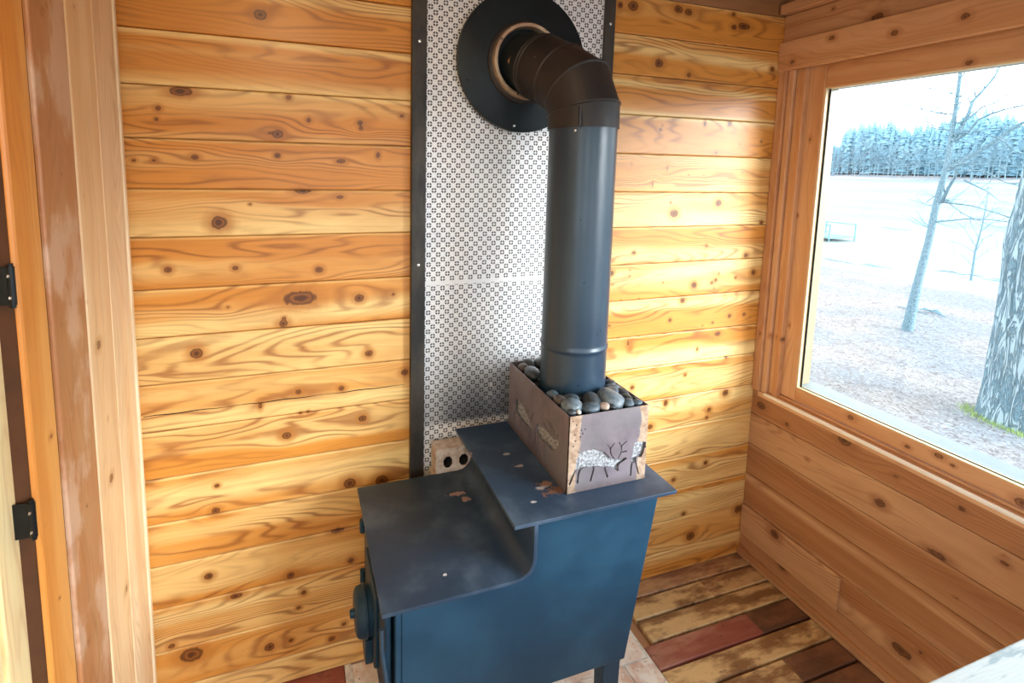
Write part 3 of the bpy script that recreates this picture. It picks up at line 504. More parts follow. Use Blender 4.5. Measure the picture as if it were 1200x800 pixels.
for z in (1.512, 1.10):
    hx, hy = -.4435, -.6085
    w = MB(); w.tube([(hx, hy, z - .032), (hx, hy, z + .032)], .0055, 12)
    w.tube([(hx, hy, z - .037), (hx, hy, z - .032)], .004, 12); w.tube([(hx, hy, z + .032), (hx, hy, z + .037)], .004, 12)
    w.box(hx - .006, hx - .003, hy, hy + .010, z - .032, z + .032); w.box(hx - .030, hx - .003, hy - .0015, hy + .0015, z - .032, z + .032)
    hg = w.build('hinge', M['hinge'], dr, smooth=True)
    s = MB(); s.lathe([(0, .003), (.002, .0025), (.003, 0)], (hx + .0, hy - .010, z + .018), (1, 0, 0), 10); s.lathe([(0, .003), (.002, .0025), (.003, 0)], (hx, hy - .010, z - .018), (1, 0, 0), 10)
    s.build('hinge_screws', M['bright'], dr)
w = MB(); w.box(XD - .006, XD - .0045, -.562, -.540, 1.27, 1.34); w.build('strike_plate', M['galv'], dr)
# rear wall with two openings for daylight
w = MB()
w.box(XL - .1, XR + .1, YB - .1, YB, 0, .55); w.box(XL - .1, XR + .1, YB - .1, YB, 2.25, ZC)
for (a, b) in ((XL - .1, -.35), (.66, .80), (1.8, XR + .1)): w.box(a, b, YB - .1, YB, .55, 2.25)
tag(w.build('wall_rear', M['wall_r']), kind='structure')
for k, (a, b) in enumerate(((-.35, .66), (.80, 1.8))):
    wn = bpy.data.objects.new('window_%d' % (k + 2), None); C.objects.link(wn); wn.location = (a, YB - .05, .55); tag(wn, kind='structure')
    w = MB(); w.box(a, b, YB - .08, YB - .03, .55, .60); w.box(a, b, YB - .08, YB - .03, 2.20, 2.25); w.box(a, a + .05, YB - .08, YB - .03, .60, 2.20); w.box(b - .05, b, YB - .08, YB - .03, .60, 2.20)
    w.build('window_frame', M['white_paint'], wn, bevel=.004)
    w = MB(); w.box(a + .05, b - .05, YB - .058, YB - .052, .60, 2.20); w.build('pane', M['glass'], wn)

wn = bpy.data.objects.new('window_4', None); C.objects.link(wn); wn.location = (XL - .05, -2.3, .85); tag(wn, kind='structure')
w = MB(); xa_, xb_ = XL - .08, XL - .03
w.box(xa_, xb_, -2.85, -1.72, .85, .90); w.box(xa_, xb_, -2.85, -1.72, 2.10, 2.15); w.box(xa_, xb_, -2.85, -2.80, .90, 2.10); w.box(xa_, xb_, -1.77, -1.72, .90, 2.10)
w.build('window_frame', M['white_paint'], wn, bevel=.004)
w = MB(); w.box(XL - .058, XL - .052, -2.80, -1.77, .90, 2.10); w.build('pane', M['glass'], wn)

# ------------------------------------------------------------------ heat shield panel
pn = empty('heat_shield_panel', (.70, -.02, .64), 'tall perforated silver metal heat shield in a dark steel frame behind the stove pipe', 'heat shield')
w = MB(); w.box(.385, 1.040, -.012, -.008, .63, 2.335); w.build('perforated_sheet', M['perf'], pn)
w = MB()
for (a, b) in ((.346, .392), (1.026, 1.064)):
    w.box(a, b, -.026, -.001, .62, 2.338)
w.box(.392, 1.026, -.026, -.001, .60, .64)
w.build('frame', M['frame_steel'], pn, bevel=.002)
for (x, z) in ((1.045, 2.22), (.369, 2.10), (1.045, 1.5), (.369, 1.4)):
    w = MB(); w.lathe([(0, .005), (.002, .0045), (.003, 0)], (x, -.026, z), (0, -1, 0), 12); w.build('screw', M['bright'], pn)

# ------------------------------------------------------------------ flue: rosette, ring, elbow, pipe
fl = empty('stove_pipe', (.79, -.30, .86), 'black stove pipe rising from the stove and bending through an elbow into the wall', 'stove pipe')
RC = (.712, -.03, 2.062)
w = MB(); w.lathe([(0.018, 0), (.018, .222), (.016, .2255), (.008, .2265), (0, .226)], (RC[0], -.028, RC[2]), (0, -1, 0), 96)
ro = w.build('rosette', M['rosette'], fl, smooth=True)
for a in (20, 78, 140, 200, 262, 318):
    w = MB(); x = RC[0] + .208 * math.cos(math.radians(a)); z = RC[2] + .208 * math.sin(math.radians(a))
    w.lathe([(0, .0042), (.002, .0036), (.003, 0)], (x, -.046, z), (0, -1, 0), 10); w.build('screw', M['bright'] if a in (262,) else M['hinge'], ro)
w = MB(); w.lathe([(0, .132), (.006, .132), (.012, .126), (.014, .120)], (RC[0] + .005, -.046, RC[2] - .004), (0, -1, 0), 72)
w.build('trim_ring', M['elbow'], fl, smooth=True)
w = MB(); w.lathe([(.002, .122), (.018, .121), (.023, .118), (.023, .108), (.016, .104), (.006, .103), (.002, .103)], (RC[0] + .005, -.05, RC[2] - .002), (0, -1, 0), 72)
w.build('collar_ring', M['ring'], fl, smooth=True)
for a in (60, 150, 250):
    s = MB(); s.lathe([(0, .003), (.002, .0026), (.003, 0)], (RC[0] + .005 + .114 * math.cos(math.radians(a)), -.080, RC[2] + .114 * math.sin(math.radians(a))), (0, -1, 0), 10); s.build('screw', M['hinge'], fl)
P = [(.717, -.03, 2.058), (.728, -.070, 2.050), (.738, -.122, 2.034)]
w = MB(); w.tube(P, [.0965, .0965, .0965], 64); w.build('horizontal_pipe', M['rosette'], fl, smooth=True)
# diamond sticker on the horizontal pipe
def elbow_piece(name, a, b, ra, rb, na, nb, bead_a=True):
    """one gore between two cut planes (centre, normal)"""
    a, b = Vector(a), Vector(b); na, nb = Vector(na).normalized(), Vector(nb).normalized()
    ax = (b - a).normalized(); up = Vector((1, 0, 0)); e1 = (up - ax * up.dot(ax)).normalized(); e2 = ax.cross(e1)
    vs = []; n = 64; rows = ((0, 0., 1.03), (0, .0035, 1.03), (0, .007, 1.0), (1, -.002, 1.0), (1, 0., 1.0))
    for end, off, k in rows:
        c, nn, r = (a, na, ra) if end == 0 else (b, nb, rb)
        for i in range(n):
            t = 2 * math.pi * i / n; d = e1 * (math.cos(t) * r * k) + e2 * (math.sin(t) * r * k)
            p = c + d; s = -(p - c).dot(nn) / ax.dot(nn)
            vs.append(p + ax * (s + off))
    f = [(r * n + i, r * n + (i + 1) % n, (r + 1) * n + (i + 1) % n, (r + 1) * n + i) for r in range(len(rows) - 1) for i in range(n)]
    w = MB(); w.add(vs, f); w.build(name, M['elbow'], fl, smooth=True, sharp=25)
E = [Vector(p) for p in ((.7355, -.112, 2.037), (.739, -.126, 2.031), (.763, -.206, 1.990), (.781, -.273, 1.950), (.7895, -.299, 1.887), (.7905, -.300, 1.832))]
dirs = [(E[i + 1] - E[i]).normalized() for i in range(5)]
nr = [dirs[0], dirs[0]] + [(dirs[i - 1] + dirs[i]).normalized() for i in range(2, 5)] + [dirs[4]]
for i in range(5): elbow_piece('elbow_gore' if 0 < i < 4 else 'elbow_collar', E[i], E[i + 1], (.099 if i == 0 else .101), (.099 if i == 0 else .101), nr[i], nr[i + 1])
w = MB(); w.box(.716, .722, -.4025, -.396, 1.835, 1.885); w.build('seam_tab', M['elbow'], fl, bevel=.001)
sc = MB(); sc.lathe([(0, .0035), (.003, .003), (.004, 0)], (.722, -.374, 1.822), (-.65, -.75, 0), 10); sc.build('screw', M['bright'], fl)
sc = MB(); sc.lathe([(0, .0035), (.003, .003), (.004, 0)], (.672, -.215, 2.040), (-1, -.1, 0), 10); sc.build('screw', M['bright'], fl)
w = MB(); prof = [(0, .0985), (.33, .0985), (.338, .0985), (.342, .1012), (.348, .1012), (.352, .0985), (.36, .0985), (1.0, .0972)]
w.lathe(prof, (.790, -.300, .852), (0, 0, 1), 80)
w.build('vertical_pipe', M['pipe'], fl, smooth=True, sharp=60)
# sticker lies on the curved side of the horizontal pipe
w = MB(); vs = []; pa = Vector((.7315, -.084, 2.046)); axd = (Vector(P[2]) - Vector(P[0])).normalized(); e1 = Vector((0, 0, 1)); e1 = (e1 - axd * e1.dot(axd)).normalized(); e2 = axd.cross(e1)
if e2.x > 0: e2 = -e2
for s_, t_ in ((-1, 0), (-.5, .5), (0, 1), (.5, .5), (1, 0), (.5, -.5), (0, -1), (-.5, -.5), (0, 0)):
    an = .02 + t_ * .17; rr = .0972
    vs.append(pa + axd * (s_ * .013) + e2 * (math.cos(an) * rr) + e1 * (math.sin(an) * rr))
w.add(vs, [(i, (i + 1) % 8, 8) for i in range(8)]); w.build('diamond_sticker', M['label'], fl)

# ------------------------------------------------------------------ wood stove
st = empty('wood_stove', (.56, -.325, 0), 'dark blue-black cast iron wood stove with a stepped top standing on the brick hearth', 'stove')
Y0, Y1 = -.545, -.105
FZ = .345
# body: side outline (x,z) extruded in y
body = [(.213, FZ), (.213, .690), (.515, .690), (.535, .700), (.543, .72), (.543, .840), (.935, .840), (.852, FZ)]
w = MB(); w.prism(body, 'y', Y0, Y1); w.build('firebox', M['iron'], st, bevel=.004)
# top plate with S step
def plate_outline(t):
    up = [(.163, .704)]
    pts = [(.163, .704), (.500, .704)]
    for i in range(1, 8):
        a = math.radians(-90 + i * 11); pts.append((.500 + .048 * math.cos(a), .752 + .048 * math.sin(a)))
    pts += [(.547, .76), (.5475, .838)]
    return pts
lo = [(.163, .704), (.495, .704), (.510, .7065), (.523, .713), (.533, .723), (.539, .737), (.541, .755), (.541, .842)]
li = [(.163, .694), (.496, .694), (.514, .697), (.531, .705), (.543, .718), (.550, .735), (.552, .755), (.552, .842)]
w = MB(); w.prism(lo + li[::-1], 'y', -.570, -.082)
w.build('lower_top_plate', M['irontop'], st, bevel=.0015, smooth=True, sharp=30)
w = MB(); w.box(.487, .970, -.572, -.080, .841, .851); w.build('upper_top_plate', M['irontop'], st, bevel=.0015)
# front flange, door, draft cap, handle, legs
w = MB(); w.box(.199, .214, Y0 + .002, Y1 - .002, FZ - .01, .692); w.build('front_flange', M['iron'], st, bevel=.003)
w = MB(); w.box(.177, .193, -.525, -.140, .375, .672); dv = w.build('door', M['iron'], st, bevel=.004)
w = MB(); w.prism([(-.43, .62), (-.24, .62), (-.24, .42), (-.27, .39), (-.40, .39), (-.43, .42)], 'x', .168, .179); w.build('door_boss', M['iron'], dv, bevel=.004)
w = MB(); w.lathe([(0, 0), (0, .046), (.004, .056), (.009, .060), (.022, .063), (.024, .0655), (.029, .0655), (.031, .061), (.042, .060), (.044, 0)], (.126, -.335, .507), (1, 0, 0), 64)
kn = w.build('draft_cap', M['iron'], dv, smooth=True)
w = MB(); w.lathe([(0, 0), (0, .009), (.003, .011), (.014, .012)], (.113, -.335, .507), (1, 0, 0), 10); w.tube([(.126, -.335, .507), (.175, -.335, .507)], .008, 12); w.build('draft_knob', M['iron'], kn)
w = MB(); w.prism([(-.375, .45), (-.30, .45), (-.30, .38), (-.34, .365), (-.375, .38)], 'x', .150, .170); w.build('latch_lug', M['iron'], dv, bevel=.003)
w = MB(); w.tube([(.168, -.530, .63), (.168, -.536, .58), (.182, -.548, .46), (.190, -.552, .30)], .0055, 12); w.build('door_rod', M['pipe'], st, smooth=True)
for z in (.44, .61):
    w = MB(); w.tube([(.172, -.135, z - .02), (.172, -.135, z + .02)], .009, 16); w.build('hinge', M['iron'], dv, smooth=True)
for (x, y) in ((.25, -.53), (.25, -.12), (.82, -.53), (.82, -.12)):
    w = MB(); s_ = 1 if y < -.3 else -1
    w.prism([(x - .028, FZ + .02), (x + .028, FZ + .02), (x + .020, .02), (x + .024, .0043), (x - .024, .0043), (x - .020, .02)], 'y', y - .002 * s_, y + .010 * s_)
    w.prism([(x - .028, FZ + .004), (x - .018, FZ + .004), (x - .012, .0043), (x - .020, .0043)], 'y', y + .006 * s_, y + .045 * s_)
    w.box(x - .028, x + .028, min(y, y + .05 * s_), max(y, y + .05 * s_), FZ - .008, FZ)
    w.build('leg', M['iron'], st, bevel=.002)

# paint flakes on top are part of the plate surface: pale worn spots
t = M['irontop'].node_tree
def worn(mat, spots):
    nt = mat.node_tree; b = [n for n in nt.nodes if n.type == 'BSDF_PRINCIPLED'][0]
    src = b.inputs['Base Color'].links[0].from_socket
    T = NT.__new__(NT); T.m = mat; T.t = nt
    p = T.pos(); n = T.noise(p, 60., 3., .6); x, y, z = T.sep(p); m = None
    for (a, c, ru, rv, col) in spots:
        dx = T.math('DIVIDE', T.math('SUBTRACT', x, a), ru); dy = T.math('DIVIDE', T.math('SUBTRACT', y, c), rv)
        d = T.math('ADD', T.math('SQRT', T.math('ADD', T.math('MULTIPLY', dx, dx), T.math('MULTIPLY', dy, dy))), T.math('MULTIPLY_ADD', n, 3., -1.5))
        src = T.mix(T.ramp(d, .75, .95, .85, 0.), src, col)
    nt.links.new(src, b.inputs['Base Color'])
worn(M['irontop'], SPOTS)

# ------------------------------------------------------------------ steel box with deer cut-outs
bx = empty('deer_cutout_box', (.793, -.30, .851), 'open rusty steel box with deer cut-outs on the stove top, around the stove pipe', 'metal box')
BX0, BX1, BY0, BY1, BZ0, BZ1 = .668, .918, -.500, -.100, .852, 1.070
def inpoly(x, y, poly):
    r = np.zeros(x.shape, bool); n = len(poly)
    for i in range(n):
        x1, y1 = poly[i]; x2, y2 = poly[(i + 1) % n]
        c = ((y1 > y) != (y2 > y))
        with np.errstate(divide='ignore', invalid='ignore'): r ^= c & (x < (x2 - x1) * (y - y1) / (y2 - y1 + 1e-12) + x1)
    return r
def stroke(x, y, pl, wd):
    m = np.zeros(x.shape, bool)
    for (a, b), (c, d) in zip(pl[:-1], pl[1:]):
        L = (c - a) ** 2 + (d - b) ** 2; t = np.clip(((x - a) * (c - a) + (y - b) * (d - b)) / L, 0, 1)
        m |= np.hypot(x - a - t * (c - a), y - b - t * (d - b)) < wd
    return m
def cut_sheet(name, lw, lh, place, polys, strokes, holes, thick):
    g = .00125; nx, ny = int(lw / g), int(lh / g)
    cx_, cy_ = np.meshgrid((np.arange(nx) + .5) * lw / nx, (np.arange(ny) + .5) * lh / ny)
    m = np.zeros(cx_.shape, bool)
    for p in polys: m |= inpoly(cx_, cy_, p)
    for p, wd in strokes: m |= stroke(cx_, cy_, p, wd * .00038)
    for (a, b) in holes: m |= np.hypot(cx_ - a, cy_ - b) < .0022
    bm = bmesh.new(); vid = {}
    # large solid rectangles are merged row-wise to keep the mesh light
    def V(i, j):
        k = (i, j)
        if k not in vid: vid[k] = bm.verts.new(place(i * lw / nx, j * lh / ny))
        return vid[k]
    for j in range(ny):
        for i in range(nx):
            if not m[j, i]: bm.faces.new((V(i, j), V(i + 1, j), V(i + 1, j + 1), V(i, j + 1)))
    me = bpy.data.meshes.new(name); bm.to_mesh(me); bm.free()
    o = link(name, me, M['boxsteel'], bx)
    md = o.modifiers.new('thick', 'SOLIDIFY'); md.thickness = thick; md.offset = -1
    return o
cut_sheet('front_plate', BX1 - BX0, BZ1 - BZ0, lambda a, b: (BX0 + a, BY0, BZ0 + b), DEER_FRONT, DEER_FRONT_STROKES, DEER_FRONT_HOLES, .0022)
cut_sheet('side_plate', BY1 - BY0, BZ1 - BZ0, lambda a, b: (BX0, BY0 + a, BZ0 + b), DEER_LEFT, DEER_LEFT_STROKES, LEFT_HOLES, -.0022)
w = MB(); w.box(BX1 - .0022, BX1, BY0 + .0022, BY1, BZ0, BZ1); w.build('side_plate', M['boxsteel'], bx)
w = MB(); w.box(BX0 + .0022, BX1 - .0022, BY1 - .0022, BY1, BZ0, BZ1); w.build('back_plate', M['boxsteel'], bx)
w = MB(); w.box(BX0 + .0075, BX1 - .004, BY0 + .0075, BY0 + .009, BZ0, 1.0); w.box(BX0 + .0075, BX0 + .009, BY0 + .009, BY1 - .004, BZ0, 1.0)
w.build('mesh_liner', M['liner'], bx)
w = MB(); w.box(BX0 + .009, BX1 - .003, BY0 + .009, -.402, 1.0, 1.004); w.box(BX0 + .009, BX1 - .003, -.198, BY1 - .003, 1.0, 1.004); w.box(BX0 + .009, .689, -.402, -.198, 1.0, 1.004); w.box(.891, BX1 - .003, -.402, -.198, 1.0, 1.004)
w.build('stone_tray', M['dark'], bx)

# ------------------------------------------------------------------ river pebbles
def pebble_mesh(seed):
    r = np.random.RandomState(seed); bm = bmesh.new(); bmesh.ops.create_icosphere(bm, subdivisions=3, radius=1)
    o = Vector(r.rand(3) * 50)
    for v in bm.verts:
        v.co *= 1 + .20 * mnoise.noise(v.co * .9 + o) + .05 * mnoise.noise(v.co * 2.2 + o)
    # squash normalise
    me = bpy.data.meshes.new('river_pebble'); bm.to_mesh(me); bm.free(); me.shade_smooth(); return me
def stone_mat(name, a, b, rough=.38):
    t = NT(name); n = t.noise(t.obj(), 2.2, 4., .6); n2 = t.noise(t.obj(), 14., 3., .6)
    c = t.mix(t.ramp(n, .35, .65), a, b); return t.pbr(c, t.math('MULTIPLY_ADD', n2, .2, rough - .1), 0., t.bump(n2, .12, .03), .5)
SM = {'dark': stone_mat('pebble_dark', (.022, .030, .038), (.045, .058, .070)), 'blue': stone_mat('pebble_blue', (.085, .125, .16), (.04, .06, .08)), 'light': stone_mat('pebble_light', (.17, .22, .26), (.10, .13, .155)), 'brown': stone_mat('pebble_brown', (.12, .105, .095), (.07, .06, .055)), 'beige': stone_mat('pebble_beige', (.55, .43, .36), (.42, .33, .28)), 'white': stone_mat('pebble_white', (.75, .76, .74), (.6, .6, .58))}
pm = {}
def pebble(x, y, z, rx, ry, rz_, rot, mat, label, group, seed=None):
    key = (seed if seed is not None else random.randint(0, 11), mat)
    if key not in pm:
        me = pebble_mesh(key[0] + 3); me.materials.append(SM[mat]); pm[key] = me
    o = bpy.data.objects.new('river_pebble', pm[key]); C.objects.link(o)
    o.location = (x, y, z); o.scale = (rx, ry, rz_); o.rotation_euler = rot
    return tag(o, label, 'pebble', group)
pp = [[x, y, rx * 1.02, min(ry * .86, rx * 1.35)] for (x, y, rx, ry) in PEBBLES]
for it in range(60):
    for i in range(len(pp)):
        for j in range(i + 1, len(pp)):
            a_, b_ = pp[i], pp[j]; dx, dy = b_[0] - a_[0], b_[1] - a_[1]; d = math.hypot(dx, dy) + 1e-6; ux, uy = dx / d, dy / d
            ra = 1 / math.hypot(ux / a_[2], uy / a_[3]); rb = 1 / math.hypot(ux / b_[2], uy / b_[3]); o_ = (ra + rb) * .93 - d
            if o_ > 0:
                k_ = o_ * .3; a_[0] -= ux * k_; a_[1] -= uy * k_; b_[0] += ux * k_; b_[1] += uy * k_
    for a_ in pp:
        dx, dy = a_[0] - .79, a_[1] + .30; d = math.hypot(dx, dy) + 1e-6; mn = .100 + 1 / math.hypot(dx / d / a_[2], dy / d / a_[3])
        if d < mn: a_[0], a_[1] = .79 + dx / d * mn, -.30 + dy / d * mn
        a_[0] = min(max(a_[0], BX0 + .006 + a_[2]), BX1 - .005 - a_[2]); a_[1] = min(max(a_[1], BY0 + .012 + a_[3]), BY1 - .006 - a_[3])
for i, ((x, y, rx_, ry_), (mat, lab)) in enumerate(zip(pp, PEB_INFO)):
    rz_ = min(rx_, ry_) * .72
    pebble(x, y, 1.069, rx_, ry_, rz_, (random.uniform(-.15, .15), random.uniform(-.15, .15), random.uniform(-.15, .15)), mat, lab, 'river pebbles in the steel box', i % 12)
# lower layer seen through the gaps
k = 0
placed = []
for tries in range(4000):
    x = random.uniform(BX0 + .026, BX1 - .022); y = random.uniform(BY0 + .028, BY1 - .024); r = random.uniform(.017, .023)
    if math.hypot(x - .79, y + .30) < .1 + r: continue
    if any(math.hypot(x - a, y - b) < (r + c) * .92 for a, b, c in placed): continue
    placed.append((x, y, r)); 
    if len(placed) >= 46: break
for (x, y, r) in placed:
    pebble(x, y, 1.028 + r * .5, r * 1.05, r * 1.0, r * .8, (0, 0, random.uniform(0, 3)), 'dark', 'small near-black pebble lying low in the steel box under the larger stones', 'low pebbles under the top layer')

# ------------------------------------------------------------------ cored bricks behind the stove
def cored_brick(x0, z0, label, tilt=0):
    L, H, T_ = .194, .092, .057
    bm = bmesh.new(); outer = [(0, 0), (L, 0), (L, H), (0, H)]
    holes = [[(cx_ + .0165 * math.cos(a), H * .46 + .021 * math.sin(a)) for a in [math.radians(22.5 + 45 * k) for k in range(8)]] for cx_ in (.042, .097, .152)]
    loops = [outer] + [h_[::-1] for h_ in holes]
    tri = tessellate_polygon([[Vector((p[0], p[1], 0)) for p in l] for l in loops]); flat = [p for l in loops for p in l]
    yf = -.028 - T_
    fr = [bm.verts.new((x0 + p[0], yf, z0 + p[1])) for p in flat]; bk_ = [bm.verts.new((x0 + p[0], yf + T_, z0 + p[1])) for p in flat]
    for t_ in tri: bm.faces.new([fr[i] for i in t_])
    for l_ in ((0, 1, 2, 3), tuple(range(4, 12)), tuple(range(12, 20)), tuple(range(20, 28))): bm.faces.new([bk_[i] for i in l_])
    o_ = 0
    for li_, l in enumerate(loops):
        n = len(l)
        for i in range(n): bm.faces.new((fr[o_ + i], fr[o_ + (i + 1) % n], bk_[o_ + (i + 1) % n], bk_[o_ + i])).material_index = 1 if li_ else 0
        o_ += n
    bmesh.ops.recalc_face_normals(bm, faces=bm.faces)
    for f_ in bm.faces:
        if len(f_.verts) == 8: f_.material_index = 1
    me = bpy.data.meshes.new('cored_brick'); bm.to_mesh(me); bm.free(); me.materials.append(M['corebrick']); me.materials.append(M['soot'])
    o = link('cored_brick', me, M['corebrick']); return tag(o, label, 'brick', 'bricks stacked behind the stove')
BZ = .697
lb = ['pale cored brick with two holes showing, topmost of the stack behind the stove', 'second cored brick from the top of the stack behind the stove'] + ['%s cored brick down the stack behind the stove' % n for n in ('third', 'fourth', 'fifth', 'sixth', 'seventh', 'eighth')]
z = BZ
for i in range(8):
    hh = .092
    if z < -.01: break
    cored_brick(.418 if i == 0 else .402 + (i % 2) * .01, z, lb[i]); z -= .0922
    if z < .0: break
zb = z + .0922    # bottom of the lowest brick
w = MB(); w.box(.40, .61, -.088, -.028, .004, zb - .0004) 
if zb > .006: tag(w.build('brick_footing', M['corebrick'], bevel=.002), 'low concrete footing on the hearth under the brick stack behind the stove', 'footing')

# ------------------------------------------------------------------ white bench in the foreground
tb = empty('white_bench', (1.45, -1.35, 0), 'white painted wooden bench with a worn top at the lower right, nearest the camera', 'bench')
w = MB(); w.box(.99, 1.850, -1.60, -1.080, .72, .75); w.build('bench_top', M['white_paint'], tb, bevel=.004)
for (x, y) in ((1.03, -1.12), (1.81, -1.12), (1.03, -1.56), (1.81, -1.56)):
    w = MB(); w.box(x - .025, x + .025, y - .025, y + .025, .0, .72); w.build('leg', M['white_paint'], tb, bevel=.003)

# ------------------------------------------------------------------ outdoors
def ground_mat():
    t = NT('leaf_litter_ground'); p = t.pos(); x, y, z = t.sep(p)
    v = t.scalev(p, (1., 1., 0.)); big = t.noise(v, .6, 3., .5)
    n1 = t.noise(v, 15., 5., .75, 1.5); n2 = t.noise(v, 5., 4., .7, .8)
    c = t.mix(t.ramp(big, .4, .6), (.265, .25, .25), (.20, .22, .245))
    c = t.mix(t.ramp(n1, .50, .60, 0, 1.), c, (.12, .10, .10)); c = t.mix(t.ramp(n1, .33, .44, .9, 0), c, (.42, .42, .42)); c = t.mix(t.ramp(n2, .56, .68, 0, .5), c, (.13, .12, .12))
    return t.pbr(c, .85, 0., t.bump(n1, .5, .03), .2)
M['ground'] = ground_mat()
def height(x, y):
    s = -.90 - .02 * max(0, x - 6)
    if x > 15: s -= .09 * (x - 15)
    return s + .05 * mnoise.noise(Vector((x * .4, y * .4, 0))) + .02 * mnoise.noise(Vector((x * 1.7, y * 1.7, 3)))
w = MB(); xs = [2.05 + i * .35 for i in range(60)]; ys = [-12 + i * .5 for i in range(70)]
vs = [(x, y, height(x, y)) for y in ys for x in xs]; nx = len(xs)
w.add(vs, [(j * nx + i, j * nx + i + 1, (j + 1) * nx + i + 1, (j + 1) * nx + i) for j in range(len(ys) - 1) for i in range(nx - 1)])
o = w.build('yard_ground', M['ground'], smooth=True, sharp=180); tag(o, kind='structure')
# bare ground round the other sides of the cabin
w = MB(); w.box(-14, 2.1, -14, 14, -1.2, -.95); tag(w.build('cabin_ground', M['ground']), kind='structure')

def ice_mat():
    t = NT('lake_ice'); p = t.pos(); x, y, z = t.sep(p); n = t.noise(t.vec(t.math('MULTIPLY', x, .09), t.math('MULTIPLY', y, .025), 0.), 1., 4., .55); n2 = t.noise(t.scalev(p, (.25, .08, 0)), 1., 4., .6)
    c = t.mix(t.ramp(n, .42, .60), (.20, .27, .285), (.105, .235, .265)); c = t.mix(t.ramp(n2, .6, .7, 0, .4), c, (.25, .29, .295))
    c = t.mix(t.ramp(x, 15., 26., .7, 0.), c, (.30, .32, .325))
    return t.pbr(c, .5, 0., None, .3)
w = MB(); w.add([(10, -400, -1.16), (430, -400, -1.16), (430, 700, -1.16), (10, 700, -1.16)], [(0, 1, 2, 3)])
M['ice'] = ice_mat(); tag(w.build('lake_ice', M['ice']), kind='structure')
# far bank
t = NT('far_bank_grass'); n = t.noise(t.scalev(t.pos(), (.05, .05, .6)), 1., 4., .6); t.pbr(t.mix(t.ramp(n, .4, .6), (.36, .33, .33), (.25, .28, .32)), .9); M['bank'] = t.m
w = MB(); vs = []; N_ = 120
for j in range(N_):
    y = -150 + j * 6.5; b = 330 + 8 * mnoise.noise(Vector((y * .02, 0, 0)))
    for (dx, z) in ((-1, -1.3), (0, -.75), (6, .2), (30, 2.4 + 1.0 * mnoise.noise(Vector((y * .03, 5, 0)))), (90, 5.)): vs.append((b + dx, y, z))
w.add(vs, [(j * 5 + i, j * 5 + i + 1, (j + 1) * 5 + i + 1, (j + 1) * 5 + i) for j in range(N_ - 1) for i in range(4)])
tag(w.build('far_bank', M['bank'], smooth=True, sharp=180), kind='structure')
t = NT('far_water_edge'); t.pbr((.12, .20, .24), .5); 
w = MB(); 
# far shore trees
def foliage_mat(name, a, b):
    t = NT(name); n = t.noise(t.obj(), .9, 4., .7); return t.pbr(t.mix(t.ramp(n, .35, .65), a, b), .9, 0., None, .1)
M['pine'] = foliage_mat('far_pine_needles', (.20, .37, .47), (.32, .48, .56))  # far tree colours: blue haze mixed into needles, twigs and trunks
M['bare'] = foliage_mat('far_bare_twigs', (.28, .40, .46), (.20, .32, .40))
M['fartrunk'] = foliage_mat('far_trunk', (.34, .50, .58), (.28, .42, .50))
def pine_mesh(seed, kind):
    r = np.random.RandomState(seed); w = MB(); H = 1.0
    n_l = 20; 
    for l in range(n_l):
        zc = .06 + .94 * l / n_l; rad = (.085 * (1 - (l / n_l)) ** .7 + .03) * (1 if kind == 'pine' else .8)
        m = 9; vs = [(0, 0, zc + .10)]
        for i in range(m):
            a = 2 * math.pi * (i + r.rand() * .7) / m; q = rad * (.45 + r.rand() * .8)
            vs.append((math.cos(a) * q, math.sin(a) * q, zc - .015 - r.rand() * .03))
        vs.append((0, 0, zc + .02))
        w.add(vs, [(0, 1 + i, 1 + (i + 1) % m) for i in range(m)] + [(m + 1, 1 + (i + 1) % m, 1 + i) for i in range(m)])
    return w
pine_me = []
for s in range(6):
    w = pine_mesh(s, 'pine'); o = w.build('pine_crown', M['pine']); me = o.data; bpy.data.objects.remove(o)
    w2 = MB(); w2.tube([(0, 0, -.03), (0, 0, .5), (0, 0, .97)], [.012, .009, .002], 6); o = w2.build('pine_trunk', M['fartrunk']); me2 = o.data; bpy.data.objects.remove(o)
    pine_me.append((me, me2))
def bare_far(seed):
    r = random.Random(seed); w = MB()
    w.tube([(0, 0, -.02), (.005, 0, .35), (-.01, .01, .7), (0, 0, .98)], [.014, .011, .007, .002], 5)
    for i in range(26):
        z = .25 + r.random() * .6; a = r.random() * 6.28; L = .12 + .18 * r.random() * (1.1 - z)
        p1 = (math.cos(a) * L * .5, math.sin(a) * L * .5, z + L * .5); p2 = (math.cos(a) * L, math.sin(a) * L, z + L * 1.3)
        w.tube([(0, 0, z), p1, p2], [.006, .004, .001], 4)
        for q in range(3):
            b = a + r.uniform(-1, 1); w.tube([p1, (p1[0] + math.cos(b) * .07, p1[1] + math.sin(b) * .07, p1[2] + .09)], [.003, .001], 3)
    o = w.build('bare', M['bare']); me = o.data; bpy.data.objects.remove(o); return me
bare_me = [bare_far(s) for s in range(5)]
def far_tree(x, y, z, H, kind, sx=1.):
    if kind == 'pine':
        e = empty('pine_tree', (x, y, z), 'distant blue-green pine tree in the dense wood across the frozen lake', 'tree', 'pines across the lake')
        k = random.randrange(6)
        for nm, me in (('crown', pine_me[k][0]), ('trunk', pine_me[k][1])):
            o = bpy.data.objects.new(nm, me); C.objects.link(o); o.parent = e
        e.scale = (H * sx, H * sx, H); e.rotation_euler.z = random.random() * 6
    else:
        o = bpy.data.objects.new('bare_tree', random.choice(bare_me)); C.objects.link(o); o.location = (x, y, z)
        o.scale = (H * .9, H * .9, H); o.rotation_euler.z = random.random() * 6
        tag(o, 'distant pale leafless tree standing among the pines across the frozen lake', 'tree', 'bare trees across the lake')
